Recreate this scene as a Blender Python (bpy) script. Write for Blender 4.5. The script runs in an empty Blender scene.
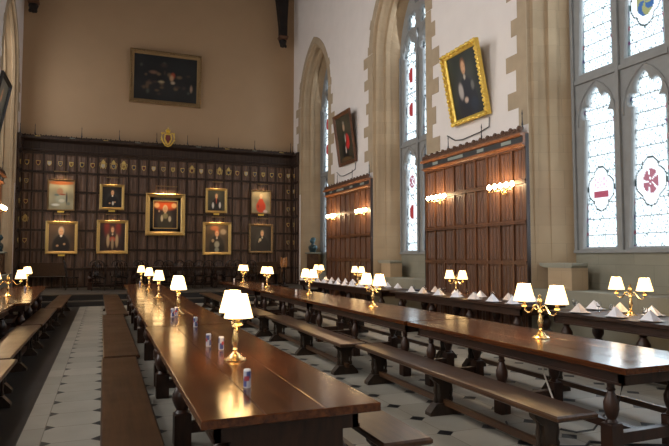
import bpy, math, random
from mathutils import Matrix, Vector
random.seed(7)
PI = math.pi
SC = bpy.context.scene
COL = SC.collection

# ------------------------------------------------------------------ camera
cam_d = bpy.data.cameras.new('camera'); cam = bpy.data.objects.new('camera', cam_d); COL.objects.link(cam)
cam_d.sensor_width = 36; cam_d.lens = 575.0 * 36 / 669; cam_d.clip_end = 200
PITCH = math.atan(33 / 575.0); YAW = math.radians(21.855)
cam.location = (0, 0, 1.6); cam.rotation_euler = (PI / 2 + PITCH, 0, -YAW)
SC.camera = cam
# ------------------------------------------------------------------ world, view
SC.view_settings.view_transform = 'Standard'; SC.view_settings.look = 'None'
SC.view_settings.gamma = 1; SC.view_settings.use_curve_mapping = False
SC.view_settings.exposure = 0.0
wd = bpy.data.worlds.new('sky'); SC.world = wd; wd.use_nodes = True
wd.node_tree.nodes['Background'].inputs[0].default_value = (0.82, 0.92, 1.0, 1)
wd.node_tree.nodes['Background'].inputs[1].default_value = 2.2
SC.cycles.use_denoising = True
SC.cycles.sample_clamp_indirect = 4.0
SC.cycles.max_bounces = 8
SC.cycles.diffuse_bounces = 5
# ------------------------------------------------------------------ sizes of the hall
XR, XL, YE, YB, ZC = 8.0, -3.1, 25.0, -4.0, 15.0
RS = .17
WC = [22.44, 15.12, 7.80, 0.48]            # window centres along both walls
# daylight: one sky panel outside each window, on both long walls
W_RIGHT, W_LEFT = 400, 1350
for k, c in enumerate(WC):
    for s, X, W in ((1, XR + 1.5, W_RIGHT), (-1, XL - 1.5, W_LEFT)):
        ld = bpy.data.lights.new('daylight', 'AREA'); ld.shape = 'RECTANGLE'; ld.size = 3.4; ld.size_y = 8.0
        ld.energy = W * (.35 if k == 0 else 1.7 if (k == 2 and s > 0) else 1); ld.color = (0.78, 0.89, 1.0) if s > 0 else (1.0, 0.96, 0.92)
        lo = bpy.data.objects.new('daylight', ld); COL.objects.link(lo)
        lo.location = (X, c, 5.6); lo.rotation_euler = (PI / 2 - math.radians(14), 0, PI / 2 * s)

# ------------------------------------------------------------------ node helpers
def newmat(name):
    m = bpy.data.materials.new(name); m.use_nodes = True
    nt = m.node_tree; b = nt.nodes['Principled BSDF']
    return m, nt, b
def N(nt, t, **kw):
    n = nt.nodes.new(t)
    for k, v in kw.items(): setattr(n, k, v)
    return n
def math_n(nt, op, a, b=None, c=None):
    n = N(nt, 'ShaderNodeMath', operation=op)
    for i, v in enumerate((a, b, c)):
        if v is None: continue
        if isinstance(v, (int, float)): n.inputs[i].default_value = v
        else: nt.links.new(v, n.inputs[i])
    return n.outputs[0]
def mixc(nt, f, a, b):
    n = N(nt, 'ShaderNodeMix', data_type='RGBA')
    for i, v in ((0, f), (6, a), (7, b)):
        if isinstance(v, (int, float)): n.inputs[i].default_value = v
        elif isinstance(v, tuple): n.inputs[i].default_value = (*v, 1) if len(v) == 3 else v
        else: nt.links.new(v, n.inputs[i])
    return n.outputs[2]
def plain(name, col, rough=.5, metal=0, noise=0.0, scale=8.0, spec=None):
    m, nt, b = newmat(name)
    b.inputs['Roughness'].default_value = rough; b.inputs['Metallic'].default_value = metal
    if spec is not None: b.inputs['Specular IOR Level'].default_value = spec
    if noise:
        tc = N(nt, 'ShaderNodeTexCoord'); nz = N(nt, 'ShaderNodeTexNoise'); nz.inputs['Scale'].default_value = scale
        nt.links.new(tc.outputs['Object'], nz.inputs['Vector'])
        lo = tuple(c * (1 - noise) for c in col); hi = tuple(min(1, c * (1 + noise)) for c in col)
        nt.links.new(mixc(nt, nz.outputs['Fac'], lo, hi), b.inputs['Base Color'])
    else: b.inputs['Base Color'].default_value = (*col, 1)
    return m
def wood(name, dark, light, rough=.35, stretch=(14, .8, 14), spec=.5, coat=0):
    m, nt, b = newmat(name)
    tc = N(nt, 'ShaderNodeTexCoord'); mp = N(nt, 'ShaderNodeMapping'); mp.inputs['Scale'].default_value = stretch
    nz = N(nt, 'ShaderNodeTexNoise'); nz.inputs['Scale'].default_value = 1.6; nz.inputs['Detail'].default_value = 6; nz.inputs['Roughness'].default_value = .65
    nt.links.new(tc.outputs['Object'], mp.inputs[0]); nt.links.new(mp.outputs[0], nz.inputs['Vector'])
    rp = N(nt, 'ShaderNodeValToRGB'); rp.color_ramp.elements[0].position = .3; rp.color_ramp.elements[1].position = .72
    rp.color_ramp.elements[0].color = (*dark, 1); rp.color_ramp.elements[1].color = (*light, 1)
    nt.links.new(nz.outputs['Fac'], rp.inputs[0]); nt.links.new(rp.outputs[0], b.inputs['Base Color'])
    n2 = N(nt, 'ShaderNodeTexNoise'); n2.inputs['Scale'].default_value = 3.0; nt.links.new(tc.outputs['Object'], n2.inputs['Vector'])
    nt.links.new(math_n(nt, 'MULTIPLY_ADD', n2.outputs['Fac'], .18, rough - .09), b.inputs['Roughness'])
    b.inputs['Specular IOR Level'].default_value = spec
    bp = N(nt, 'ShaderNodeBump'); bp.inputs['Strength'].default_value = .08; bp.inputs['Distance'].default_value = .0015
    nt.links.new(nz.outputs['Fac'], bp.inputs['Height']); nt.links.new(bp.outputs[0], b.inputs['Normal'])
    return m
def stone(name, c1, c2, mortar, bw=.62, bh=.37):
    m, nt, b = newmat(name)
    tc = N(nt, 'ShaderNodeTexCoord'); sp = N(nt, 'ShaderNodeSeparateXYZ'); nt.links.new(tc.outputs['Object'], sp.inputs[0])
    cb = N(nt, 'ShaderNodeCombineXYZ')
    nt.links.new(math_n(nt, 'ADD', sp.outputs[0], sp.outputs[1]), cb.inputs[0]); nt.links.new(sp.outputs[2], cb.inputs[1])
    br = N(nt, 'ShaderNodeTexBrick'); nt.links.new(cb.outputs[0], br.inputs['Vector'])
    br.inputs['Scale'].default_value = 1; br.inputs['Brick Width'].default_value = bw; br.inputs['Row Height'].default_value = bh
    br.inputs['Mortar Size'].default_value = .004; br.inputs['Mortar Smooth'].default_value = .3
    br.inputs['Color1'].default_value = (*c1, 1); br.inputs['Color2'].default_value = (*c2, 1); br.inputs['Mortar'].default_value = (*mortar, 1)
    nz = N(nt, 'ShaderNodeTexNoise'); nz.inputs['Scale'].default_value = 1.3; nz.inputs['Detail'].default_value = 6
    nt.links.new(tc.outputs['Object'], nz.inputs['Vector'])
    mm = N(nt, 'ShaderNodeMix', data_type='RGBA', blend_type='MULTIPLY'); mm.inputs[0].default_value = .55
    nt.links.new(br.outputs[0], mm.inputs[6]); nt.links.new(mixc(nt, nz.outputs['Fac'], (.42, .39, .33), (1.42, 1.42, 1.4)), mm.inputs[7])
    nt.links.new(mm.outputs[2], b.inputs['Base Color']); b.inputs['Roughness'].default_value = .85
    bp = N(nt, 'ShaderNodeBump'); bp.inputs['Strength'].default_value = .22; bp.inputs['Distance'].default_value = .01
    nt.links.new(math_n(nt, 'ADD', math_n(nt, 'MULTIPLY', br.outputs['Fac'], -1.0), nz.outputs['Fac']), bp.inputs['Height']); nt.links.new(bp.outputs[0], b.inputs['Normal'])
    return m
def attr_mat(name, rough=.4, spec=.3):
    m, nt, b = newmat(name)
    a = N(nt, 'ShaderNodeAttribute', attribute_name='Col'); nt.links.new(a.outputs['Color'], b.inputs['Base Color'])
    b.inputs['Roughness'].default_value = rough; b.inputs['Specular IOR Level'].default_value = spec
    return m
def emis(name, col, strength, base=(1, .9, .75)):
    m, nt, b = newmat(name)
    b.inputs['Base Color'].default_value = (*base, 1); b.inputs['Roughness'].default_value = .7
    b.inputs['Emission Color'].default_value = (*col, 1); b.inputs['Emission Strength'].default_value = strength
    return m

M = {}
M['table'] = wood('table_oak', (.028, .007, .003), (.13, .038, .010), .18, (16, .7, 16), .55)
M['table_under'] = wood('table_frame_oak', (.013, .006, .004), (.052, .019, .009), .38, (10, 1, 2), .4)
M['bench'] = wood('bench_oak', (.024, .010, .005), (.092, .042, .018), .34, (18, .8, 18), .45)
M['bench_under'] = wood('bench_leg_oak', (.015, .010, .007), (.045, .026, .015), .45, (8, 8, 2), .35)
M['panel_dark'] = wood('dark_panelling_oak', (.018, .010, .008), (.060, .036, .026), .5, (10, 10, .7), .35)
M['panel_red'] = wood('red_panelling_oak', (.060, .025, .012), (.185, .078, .036), .42, (10, 10, .6), .4)  # rails and stiles: lighter than the folds, highlights put into the wood colour
M['panel_fold'] = wood('linenfold_oak', (.065, .036, .025), (.20, .120, .082), .5, (10, 10, .7), .35)
M['panel_fold_red'] = wood('red_linenfold_oak', (.050, .021, .010), (.150, .062, .028), .42, (10, 10, .6), .4)
M['cornice_red'] = wood('cornice_oak', (.12, .042, .016), (.36, .14, .055), .4, (3, 3, 8), .4)
M['carved'] = wood('carved_cresting_oak', (.05, .025, .015), (.20, .10, .06), .55, (22, 22, 22), .3)
M['frieze'] = plain('frieze_paint', (.03, .032, .034), .5, noise=.3)
M['letter_plate'] = plain('inscription_gilt', (.30, .34, .30), .5, noise=.3, scale=40)
M['chair'] = wood('chair_wood', (.008, .005, .004), (.028, .014, .009), .28, (8, 8, 2), .4)
M['beam'] = wood('roof_timber', (.010, .009, .010), (.028, .022, .02), .6, (3, 3, 2), .2)
M['plaster'] = plain('cream_plaster', (.80, .735, .70), .9, noise=.05, scale=2)
M['plaster_end'] = plain('ochre_plaster', (.39, .265, .16), .9, noise=.06, scale=1.2)
M['stone'] = stone('ashlar_stone', (.40, .29, .18), (.36, .26, .16), (.31, .23, .145))
M['stone_pale'] = stone('weathered_stone', (.27, .255, .20), (.24, .225, .175), (.19, .175, .135), .8, .36)
M['quoin'] = plain('quoin_stone', (.42, .325, .22), .85, noise=.18, scale=3)
M['tracery'] = plain('tracery_stone', (.25, .25, .245), .8, noise=.15, scale=5)
M['gold'] = plain('gilt', (.56, .39, .15), .42, .7, noise=.25, scale=30)
M['gold_bright'] = plain('bright_gilt', (.92, .60, .12), .36, .5, noise=.25, scale=25)
M['gold_dark'] = plain('old_gilt', (.26, .17, .08), .5, .6, noise=.35, scale=40)
M['gold_paint'] = plain('gold_paint', (.62, .44, .14), .5, .2)
M['brass'] = plain('brass', (.86, .62, .28), .25, .95)
M['black'] = plain('black_paint', (.012, .012, .014), .45)
M['navy'] = plain('navy_cloth', (.02, .025, .05), .6)
M['iron'] = plain('iron', (.03, .035, .045), .5, .4)
M['cable_white'] = plain('white_cable', (.5, .45, .38), .5)
M['napkin'] = plain('napkin_linen', (.86, .85, .9), .8)
M['napkin_pink'] = plain('warm_napkin_linen', (.86, .74, .66), .8)
M['china'] = plain('china', (.82, .78, .78), .25)
M['bronze'] = plain('bust_bronze', (.045, .085, .10), .35, .5, noise=.3, scale=10)
M['pedestal'] = wood('pedestal_oak', (.05, .025, .015), (.14, .07, .035), .5, (3, 3, 3), .3)
M['eagle'] = plain('carved_gilt_wood', (.42, .20, .08), .4, .2, noise=.4, scale=14)
M['paint'] = attr_mat('oil_paint', .35, .4)
M['can'] = attr_mat('printed_tin', .3, .5)
M['shade'] = emis('lit_lampshade', (1.0, .63, .24), 3.6)
M['bulb'] = emis('lit_bulb', (1.0, .76, .44), 40.0)
# glass tumblers
m, nt, b = newmat('drinking_glass'); b.inputs['Base Color'].default_value = (.95, .97, 1, 1); b.inputs['Roughness'].default_value = .03
b.inputs['Transmission Weight'].default_value = 1; b.inputs['IOR'].default_value = 1.45; M['glass'] = m
# stained glass: coloured transparent pane with faint gloss
m, nt, b = newmat('stained_glass'); a = N(nt, 'ShaderNodeAttribute', attribute_name='Col')
tr = N(nt, 'ShaderNodeBsdfTransparent'); nt.links.new(a.outputs['Color'], tr.inputs[0])
gl = N(nt, 'ShaderNodeBsdfGlossy'); gl.inputs['Roughness'].default_value = .25
mx = N(nt, 'ShaderNodeMixShader'); mx.inputs[0].default_value = .03
nt.links.new(tr.outputs[0], mx.inputs[1]); nt.links.new(gl.outputs[0], mx.inputs[2])
nt.links.new(mx.outputs[0], nt.nodes['Material Output'].inputs[0]); M['stained'] = m
# floor: pale slabs with small black diamonds at the corners, darker floor by the left tables
m, nt, b = newmat('floor_stone'); tc = N(nt, 'ShaderNodeTexCoord'); sp = N(nt, 'ShaderNodeSeparateXYZ'); nt.links.new(tc.outputs['Object'], sp.inputs[0])
gx = math_n(nt, 'DIVIDE', math_n(nt, 'ADD', sp.outputs[0], .47), .483); gy = math_n(nt, 'DIVIDE', math_n(nt, 'ADD', sp.outputs[1], -.06), .5)
fx = math_n(nt, 'MULTIPLY', math_n(nt, 'ABSOLUTE', math_n(nt, 'SUBTRACT', gx, math_n(nt, 'ROUND', gx))), .483)
fy = math_n(nt, 'MULTIPLY', math_n(nt, 'ABSOLUTE', math_n(nt, 'SUBTRACT', gy, math_n(nt, 'ROUND', gy))), .5)
dia = math_n(nt, 'LESS_THAN', math_n(nt, 'ADD', fx, fy), .088)
inside = math_n(nt, 'GREATER_THAN', sp.outputs[0], -.466); dia = math_n(nt, 'MULTIPLY', dia, inside)
joint = math_n(nt, 'LESS_THAN', math_n(nt, 'MINIMUM', fx, fy), .004)
cb = N(nt, 'ShaderNodeCombineXYZ'); nt.links.new(math_n(nt, 'FLOOR', gx), cb.inputs[0]); nt.links.new(math_n(nt, 'FLOOR', gy), cb.inputs[1])
wn = N(nt, 'ShaderNodeTexWhiteNoise'); nt.links.new(cb.outputs[0], wn.inputs['Vector'])
nz = N(nt, 'ShaderNodeTexNoise'); nz.inputs['Scale'].default_value = 3; nz.inputs['Detail'].default_value = 5; nt.links.new(tc.outputs['Object'], nz.inputs['Vector'])
slab = mixc(nt, wn.outputs['Value'], (.29, .27, .225), (.39, .36, .305))
mm = N(nt, 'ShaderNodeMix', data_type='RGBA', blend_type='MULTIPLY'); mm.inputs[0].default_value = .5
nt.links.new(slab, mm.inputs[6]); nt.links.new(mixc(nt, nz.outputs['Fac'], (.6, .58, .55), (1.3, 1.3, 1.3)), mm.inputs[7])
c = mixc(nt, joint, mm.outputs[2], (.17, .15, .12)); c = mixc(nt, dia, c, (.012, .012, .014))
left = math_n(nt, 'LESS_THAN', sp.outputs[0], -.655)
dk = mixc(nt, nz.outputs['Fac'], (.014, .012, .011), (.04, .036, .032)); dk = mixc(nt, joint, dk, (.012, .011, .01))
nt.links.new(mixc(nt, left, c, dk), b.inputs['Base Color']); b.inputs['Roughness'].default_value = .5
M['floor'] = m

# ------------------------------------------------------------------ mesh helpers
class MB:
    def __init__(s): s.v = []; s.f = []; s.mi = []; s.cur = 0
    def add(s, vs, fs):
        o = len(s.v); s.v += [tuple(p) for p in vs]; s.f += [tuple(i + o for i in f) for f in fs]; s.mi += [s.cur] * len(fs); return s
    def box(s, x0, x1, y0, y1, z0, z1, mat=None):
        vs = [(x, y, z) for z in (z0, z1) for y in (y0, y1) for x in (x0, x1)]
        if mat is not None: vs = [tuple(mat @ Vector(p)) for p in vs]
        return s.add(vs, [(0, 2, 3, 1), (4, 5, 7, 6), (0, 1, 5, 4), (2, 6, 7, 3), (0, 4, 6, 2), (1, 3, 7, 5)])
    def bbox(s, x0, x1, y0, y1, z0, z1, b=.01):          # box with chamfered top edges
        r = [(x0, y0), (x1, y0), (x1, y1), (x0, y1)]; i = [(x0 + b, y0 + b), (x1 - b, y0 + b), (x1 - b, y1 - b), (x0 + b, y1 - b)]
        vs = [(*p, z0 + b) for p in r] + [(*p, z1 - b) for p in r] + [(*p, z1) for p in i] + [(*p, z0) for p in i]
        fs = []
        for k in range(4):
            n = (k + 1) % 4; fs += [(k, n, 4 + n, 4 + k), (4 + k, 4 + n, 8 + n, 8 + k), (12 + k, 12 + n, n, k)]
        return s.add(vs, fs + [(8, 9, 10, 11), (15, 14, 13, 12)])
    def lathe(s, prof, cx=0, cy=0, cz=0, n=16, mat=None):
        vs = []; fs = []
        for r, z in prof:
            for k in range(n):
                a = 2 * PI * k / n; vs.append((cx + r * math.cos(a), cy + r * math.sin(a), cz + z))
        for i in range(len(prof) - 1):
            for k in range(n):
                n2 = (k + 1) % n; fs.append((i * n + k, i * n + n2, (i + 1) * n + n2, (i + 1) * n + k))
        if prof[0][0] > 1e-4: fs.append(tuple(reversed(range(n))))
        if prof[-1][0] > 1e-4: fs.append(tuple(range((len(prof) - 1) * n, len(prof) * n)))
        if mat is not None: vs = [tuple(mat @ Vector(p)) for p in vs]
        return s.add(vs, fs)
    def shell(s, prof, cx=0, cy=0, cz=0, n=24):          # open lathe without caps
        vs = []; fs = []
        for r, z in prof:
            for k in range(n):
                a = 2 * PI * k / n; vs.append((cx + r * math.cos(a), cy + r * math.sin(a), cz + z))
        for i in range(len(prof) - 1):
            for k in range(n):
                n2 = (k + 1) % n; fs.append((i * n + k, i * n + n2, (i + 1) * n + n2, (i + 1) * n + k))
        return s.add(vs, fs)
    def prism(s, poly, a0, a1, axis='y'):                # poly in the two other axes, extruded a0..a1
        n = len(poly)
        def P(p, a): return (p[0], a, p[1]) if axis == 'y' else ((a, p[0], p[1]) if axis == 'x' else (p[0], p[1], a))
        vs = [P(p, a0) for p in poly] + [P(p, a1) for p in poly]
        fs = [tuple(range(n)), tuple(reversed(range(n, 2 * n)))] + [(k, n + k, n + (k + 1) % n, (k + 1) % n) for k in range(n)]
        return s.add(vs, fs)
    def tube(s, pts, r, n=8, taper=None):
        P = [Vector(p) for p in pts]; vs = []; fs = []
        for i, p in enumerate(P):
            t = (P[min(i + 1, len(P) - 1)] - P[max(i - 1, 0)]).normalized()
            a = t.cross(Vector((0, 0, 1)) if abs(t.z) < .9 else Vector((1, 0, 0))).normalized(); b_ = t.cross(a)
            rr = r if taper is None else taper[i]
            for k in range(n):
                g = 2 * PI * k / n; vs.append(tuple(p + (a * math.cos(g) + b_ * math.sin(g)) * rr))
        for i in range(len(P) - 1):
            for k in range(n):
                n2 = (k + 1) % n; fs.append((i * n + k, i * n + n2, (i + 1) * n + n2, (i + 1) * n + k))
        fs += [tuple(reversed(range(n))), tuple(range((len(P) - 1) * n, len(P) * n))]
        return s.add(vs, fs)
    def ball(s, c, r, n=12, m=8):
        r = r if isinstance(r, tuple) else (r, r, r)
        vs = [(c[0], c[1], c[2] - r[2])]; fs = []
        for i in range(1, m):
            a = -PI / 2 + PI * i / m
            for k in range(n):
                g = 2 * PI * k / n; vs.append((c[0] + r[0] * math.cos(a) * math.cos(g), c[1] + r[1] * math.cos(a) * math.sin(g), c[2] + r[2] * math.sin(a)))
        vs.append((c[0], c[1], c[2] + r[2])); t = len(vs) - 1
        for k in range(n):
            n2 = (k + 1) % n; fs.append((0, 1 + n2, 1 + k)); fs.append((t, 1 + (m - 2) * n + k, 1 + (m - 2) * n + n2))
            for i in range(m - 2): fs.append((1 + i * n + k, 1 + i * n + n2, 1 + (i + 1) * n + n2, 1 + (i + 1) * n + k))
        return s.add(vs, fs)
    def build(s, name, mats, parent=None, smooth=False, loc=None):
        me = bpy.data.meshes.new(name); me.from_pydata(s.v, [], s.f)
        for mt in (mats if isinstance(mats, (list, tuple)) else [mats]): me.materials.append(mt)
        if any(s.mi): me.polygons.foreach_set('material_index', s.mi)
        me.validate()
        import bmesh
        bm = bmesh.new(); bm.from_mesh(me); bmesh.ops.recalc_face_normals(bm, faces=bm.faces); bm.to_mesh(me); bm.free()
        if smooth:
            me.shade_smooth()
            try: me.set_sharp_from_angle(angle=math.radians(40))
            except Exception: pass
        o = bpy.data.objects.new(name, me); COL.objects.link(o)
        if parent is not None: o.parent = parent
        if loc: o.location = loc
        return o
def tag(o, label=None, cat=None, group=None, kind=None):
    if label: o['label'] = label
    if cat: o['category'] = cat
    if group: o['group'] = group
    if kind: o['kind'] = kind
    return o
def empty(name, loc=(0, 0, 0), rz=0.0, parent=None):
    o = bpy.data.objects.new(name, None); COL.objects.link(o); o.location = loc; o.rotation_euler = (0, 0, rz); o.empty_display_size = .1
    if parent is not None: o.parent = parent
    return o
def kids(o): return [c for c in COL.objects if c.parent == o]
KID = {}
def cache(o):
    ch = [c for c in COL.objects if c.parent == o]; KID[o.name] = ch
    for c in ch: cache(c)
def copy_tree(o, parent=None):
    if parent is None and o.name not in KID: cache(o)
    c = o.copy(); COL.objects.link(c)
    if parent is not None: c.parent = parent
    for ch in KID.get(o.name, []): copy_tree(ch, c)
    return c
def spawn(proto, first, loc, rz=0.0):
    o = proto if first else copy_tree(proto)
    o.location = loc; o.rotation_euler = (0, 0, rz); return o
ORD = 'first second third fourth fifth sixth seventh eighth ninth tenth eleventh twelfth thirteenth fourteenth fifteenth sixteenth seventeenth eighteenth nineteenth twentieth'.split()
def colour_mesh(name, vs, fs, cols, mat, parent=None, smooth=True):
    me = bpy.data.meshes.new(name); me.from_pydata(vs, [], fs); me.materials.append(mat)
    ca = me.color_attributes.new('Col', 'FLOAT_COLOR', 'POINT')
    ca.data.foreach_set('color', [x for c in cols for x in (c[0], c[1], c[2], 1.0)])
    if smooth: me.shade_smooth()
    o = bpy.data.objects.new(name, me); COL.objects.link(o)
    if parent is not None: o.parent = parent
    return o

# ------------------------------------------------------------------ arches and plates
def arch_env(a, h, th):
    if h < a: h = a
    d = (h * h - a * a) / (2 * a); R = a + d
    t = th if th <= PI / 2 else PI - th
    return -d * math.cos(t) + math.sqrt(max(0, R * R - d * d * math.sin(t) ** 2))
def arch(c, hw, z0, zs, za, n=20):                       # from bottom left round to bottom right
    pts = [(c - hw, z0)]
    for k in range(n + 1):
        th = PI - PI * k / n; r = arch_env(hw, za - zs, th)
        pts.append((c + r * math.cos(th), zs + r * math.sin(th)))
    pts.append((c + hw, z0)); return pts
def cusped(c, hw, z0, zs, za):
    pts = [(c - hw, z0), (c + hw, z0)]
    n = 50
    for k in range(n + 1):
        th = PI * k / n; r = arch_env(hw, za - zs, th) * (.69 + .31 * abs(math.sin(3.5 * th)) ** .55)
        pts.append((c + r * math.cos(th), zs + r * math.sin(th)))
    return pts
def foil(cu, cz, r, n=4, rot=0):
    return [(cu + r * (.68 + .32 * abs(math.sin(n / 2 * (2 * PI * k / 48)))) * math.cos(2 * PI * k / 48 + rot), cz + r * (.68 + .32 * abs(math.sin(n / 2 * (2 * PI * k / 48)))) * math.sin(2 * PI * k / 48 + rot)) for k in range(48)]
def plate(name, outer, holes, x0, x1, mat, parent=None, bevel=0):   # 2-D outline in (Y,Z), thick along X
    cu = bpy.data.curves.new(name, 'CURVE'); cu.dimensions = '2D'; cu.fill_mode = 'BOTH'
    for pts in [outer] + holes:
        sp = cu.splines.new('POLY'); sp.points.add(len(pts) - 1); sp.use_cyclic_u = True
        for i, p in enumerate(pts): sp.points[i].co = (p[0], p[1], 0, 1)
    cu.extrude = abs(x1 - x0) / 2 - bevel; cu.bevel_depth = bevel; cu.bevel_resolution = 0
    tmp = bpy.data.objects.new('tmp', cu); COL.objects.link(tmp)
    dg = bpy.context.evaluated_depsgraph_get(); dg.update()
    me = bpy.data.meshes.new_from_object(tmp.evaluated_get(dg)); COL.objects.unlink(tmp); bpy.data.objects.remove(tmp)
    me.name = name
    for v in me.vertices: v.co = Vector(((x0 + x1) / 2 + v.co.z, v.co.x, v.co.y))
    me.materials.clear(); me.materials.append(mat)
    o = bpy.data.objects.new(name, me); COL.objects.link(o)
    if parent is not None: o.parent = parent
    return o

# ------------------------------------------------------------------ the setting
mb = MB(); mb.add([(XL, YB, 0), (XR, YB, 0), (XR, YE, 0), (XL, YE, 0), (XL, YB, -.2), (XR, YB, -.2), (XR, YE, -.2), (XL, YE, -.2)], [(0, 1, 2, 3), (7, 6, 5, 4), (0, 4, 5, 1), (1, 5, 6, 2), (2, 6, 7, 3), (3, 7, 4, 0)])
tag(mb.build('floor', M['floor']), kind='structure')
mb = MB(); mb.box(XL - 1.2, XR + 1.2, YB, YE, ZC, ZC + .2); tag(mb.build('ceiling', M['beam']), kind='structure')
mb = MB(); mb.box(XL - 1.2, XR + 1.2, YE, YE + .3, -.2, ZC); tag(mb.build('wall_back', M['plaster_end']), kind='structure')
mb = MB(); mb.box(XL - 1.2, XR + 1.2, YB - .3, YB, -.2, ZC); tag(mb.build('wall_front', M['plaster']), kind='structure')
RZ0, RSP, RAP, RHW = .95, 8.2, 10.5, 1.67                 # recess
FHW, FSP, FAP, FX = 1.14, 7.9, 10.2, .82                  # window frame
for side, X in ((1, XR), (-1, XL)):
    nm = 'right' if side > 0 else 'left'
    w = plate('wall_' + nm, [(YB, 0), (YE, 0), (YE, ZC), (YB, ZC)], [arch(c - RS, RHW, RZ0, RSP, RAP) for c in WC], X, X + side * 1.0, M['plaster'])
    tag(w, kind='structure')
    # lower stone facing under each window recess
    mb = MB()
    for c in WC:
        mb.box(min(X - side * .015, X), max(X - side * .015, X), c - RS - RHW, c - RS + RHW, 0, RZ0)
        a, b_ = sorted((X, X + side * (FX + .02))); mb.box(a, b_, c - RS - RHW, c - RS + RHW, RZ0 - .03, RZ0 + .004)
        a, b_ = sorted((X + side * FX, X + side * (FX + .2))); mb.box(a, b_, c - FHW - .1, c + FHW + .1, RZ0, 1.70)
    tag(mb.build('trim_1' if side > 0 else 'trim_2', M['stone_pale']), kind='structure')
    # splayed and moulded reveals
    mb = MB(); NP = 22
    rings = []
    for t, off in ((0, 0), (.06, .0), (.10, .07), (.2, .07), (.24, -.02), (.42, -.02), (.46, .05), (.62, .05), (.66, -.03), (1, 0)):
        hw = RHW + (FHW - RHW) * t; zs = RSP + (FSP - RSP) * t; za = RAP + (FAP - RAP) * t
        rings.append((X + side * FX * t, hw, zs, za, off, -RS * (1 - t)))
    for c in WC:
        vs = []; fs = []
        for (xx, hw, zs, za, off, dc) in rings:
            pts = arch(c + dc, hw - off, RZ0, zs, za - off, 20); base = arch(c + dc, hw, RZ0, zs, za, 20)
            for i, (p, q) in enumerate(zip(pts, base)):
                if i == 0 or i == len(pts) - 1: p = q
                vs.append((xx, p[0], p[1]))
        n = len(vs) // len(rings)
        for i in range(len(rings) - 1):
            for k in range(n - 1): fs.append((i * n + k, i * n + k + 1, (i + 1) * n + k + 1, (i + 1) * n + k))
        mb.add(vs, fs)
    tag(mb.build('trim_3' if side > 0 else 'trim_4', M['stone']), kind='structure')
    # long-and-short quoins and arch stones around each recess
    mb = MB(); d0, d1 = sorted((X, X - side * .012))
    for c in [q_ - RS for q_ in WC]:
        for s in (-1, 1):
            z = 4.3; k = 0
            while z < RSP - .05:
                wq = (.66, .30, .48, .28, .62, .34)[(k + (3 if s > 0 else 0)) % 6]; h = (.40, .36, .46, .34)[k % 4]
                z2 = min(z + h, RSP); y0 = c + s * RHW; y1 = c + s * (RHW + wq)
                if s > 0 and c > 20: y1 = min(y1, YE - .01)
                mb.box(d0, d1, min(y0, y1), max(y0, y1), z, z2); z = z2; k += 1
        ns = 22
        for i in range(ns):
            t0 = PI * i / ns; t1 = PI * (i + 1) / ns; ex = .34 if i in (0, ns - 1, 3, ns - 4) else .26
            q = []
            for th, e in ((t0, 0), (t1, 0), (t1, ex), (t0, ex)):
                r = arch_env(RHW + e, RAP + e * 1.1 - RSP, th); q.append((c + r * math.cos(th), RSP + r * math.sin(th)))
            mb.prism(q, d0, d1, 'x')
    tag(mb.build('trim_5' if side > 0 else 'trim_6', M['quoin']), kind='structure')

# windows: two lights with cusped heads below and above a transom, tracery in the head
def glass_col(u, v, w, h, k, seed, lower):
    """u across 0..w, v up 0..h (metres)."""
    edge = min(u, w - u)
    c = (.95, 1.0, 1.0)
    if edge < .035: c = (.26, .40, .40)
    elif edge < .105:
        c = (.62, .8, .80)
        r = int(v / .27 + seed); 
        if (v / .27 + seed) % 1 < .30: c = ((.60, .05, .12), (.10, .08, .28), (.60, .08, .15), (.34, .08, .28))[r % 4]
    else:
        fv = (v / .62) % 1
        if fv < .022: c = (.10, .14, .18)
        elif (v / .31 + .1) % 1 < .03: c = (.42, .50, .52)
        s = math.sin(u * 41 + seed * 3 + 2 * math.sin(v * 7)) * math.sin(v * 27 + 2 * math.sin(u * 11 + seed))
        if s > .80: c = (.36, .52, .56)
        elif s < -.90: c = (.40, .34, .30)
        elif abs(s) < .035: c = tuple(q * .62 for q in c)
    for (cv, kind) in k:
        dx = (u - w / 2) / (w * .36); dy = (v - cv) / (w * .50)
        th = math.atan2(dy, dx); r = math.hypot(dx, dy); R = .80 + .2 * abs(math.cos(2 * th))
        if abs(r - R) < .045: c = (.10, .14, .14)
        elif r < R:
            c = (.92, .95, .95)
            if kind == 'pink':
                if abs(dx) < .6 and -.42 < dy < -.08: c = (.88, .16, .24)
                elif abs(dx) < .6 and .0 < dy < .5: c = (.9, .38, .42) if (int(dx * 6 + 20) + int(dy * 8 + 20)) % 2 else (.95, .8, .8)
            elif kind == 'rose':
                if r < .52 and abs(math.sin(2.5 * th)) > .25: c = (.88, .28, .36)
            elif kind == 'blue':
                if r < .6: c = (.12, .28, .62) if math.sin(th * 3 + r * 8) > 0 else (.75, .70, .30)
            elif kind == 'red':
                if r < .55 and dx > -.2: c = (.75, .08, .08)
    return c if c[0] >= .9 else tuple(q * .28 for q in c)
def pane(name, parent, X, y0, y1, z0, z1, meds, seed, step=.022):
    w = y1 - y0; h = z1 - z0; nx = max(4, int(w / step)); ny = max(4, int(h / step))
    vs = []; cols = []
    for j in range(ny + 1):
        for i in range(nx + 1):
            vs.append((X, y0 + w * i / nx, z0 + h * j / ny)); cols.append(glass_col(w * i / nx, h * j / ny, w, h, meds, seed, True))
    fs = [(j * (nx + 1) + i, j * (nx + 1) + i + 1, (j + 1) * (nx + 1) + i + 1, (j + 1) * (nx + 1) + i) for j in range(ny) for i in range(nx)]
    return colour_mesh(name, vs, fs, cols, M['stained'], parent, False)
num = 0
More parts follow.
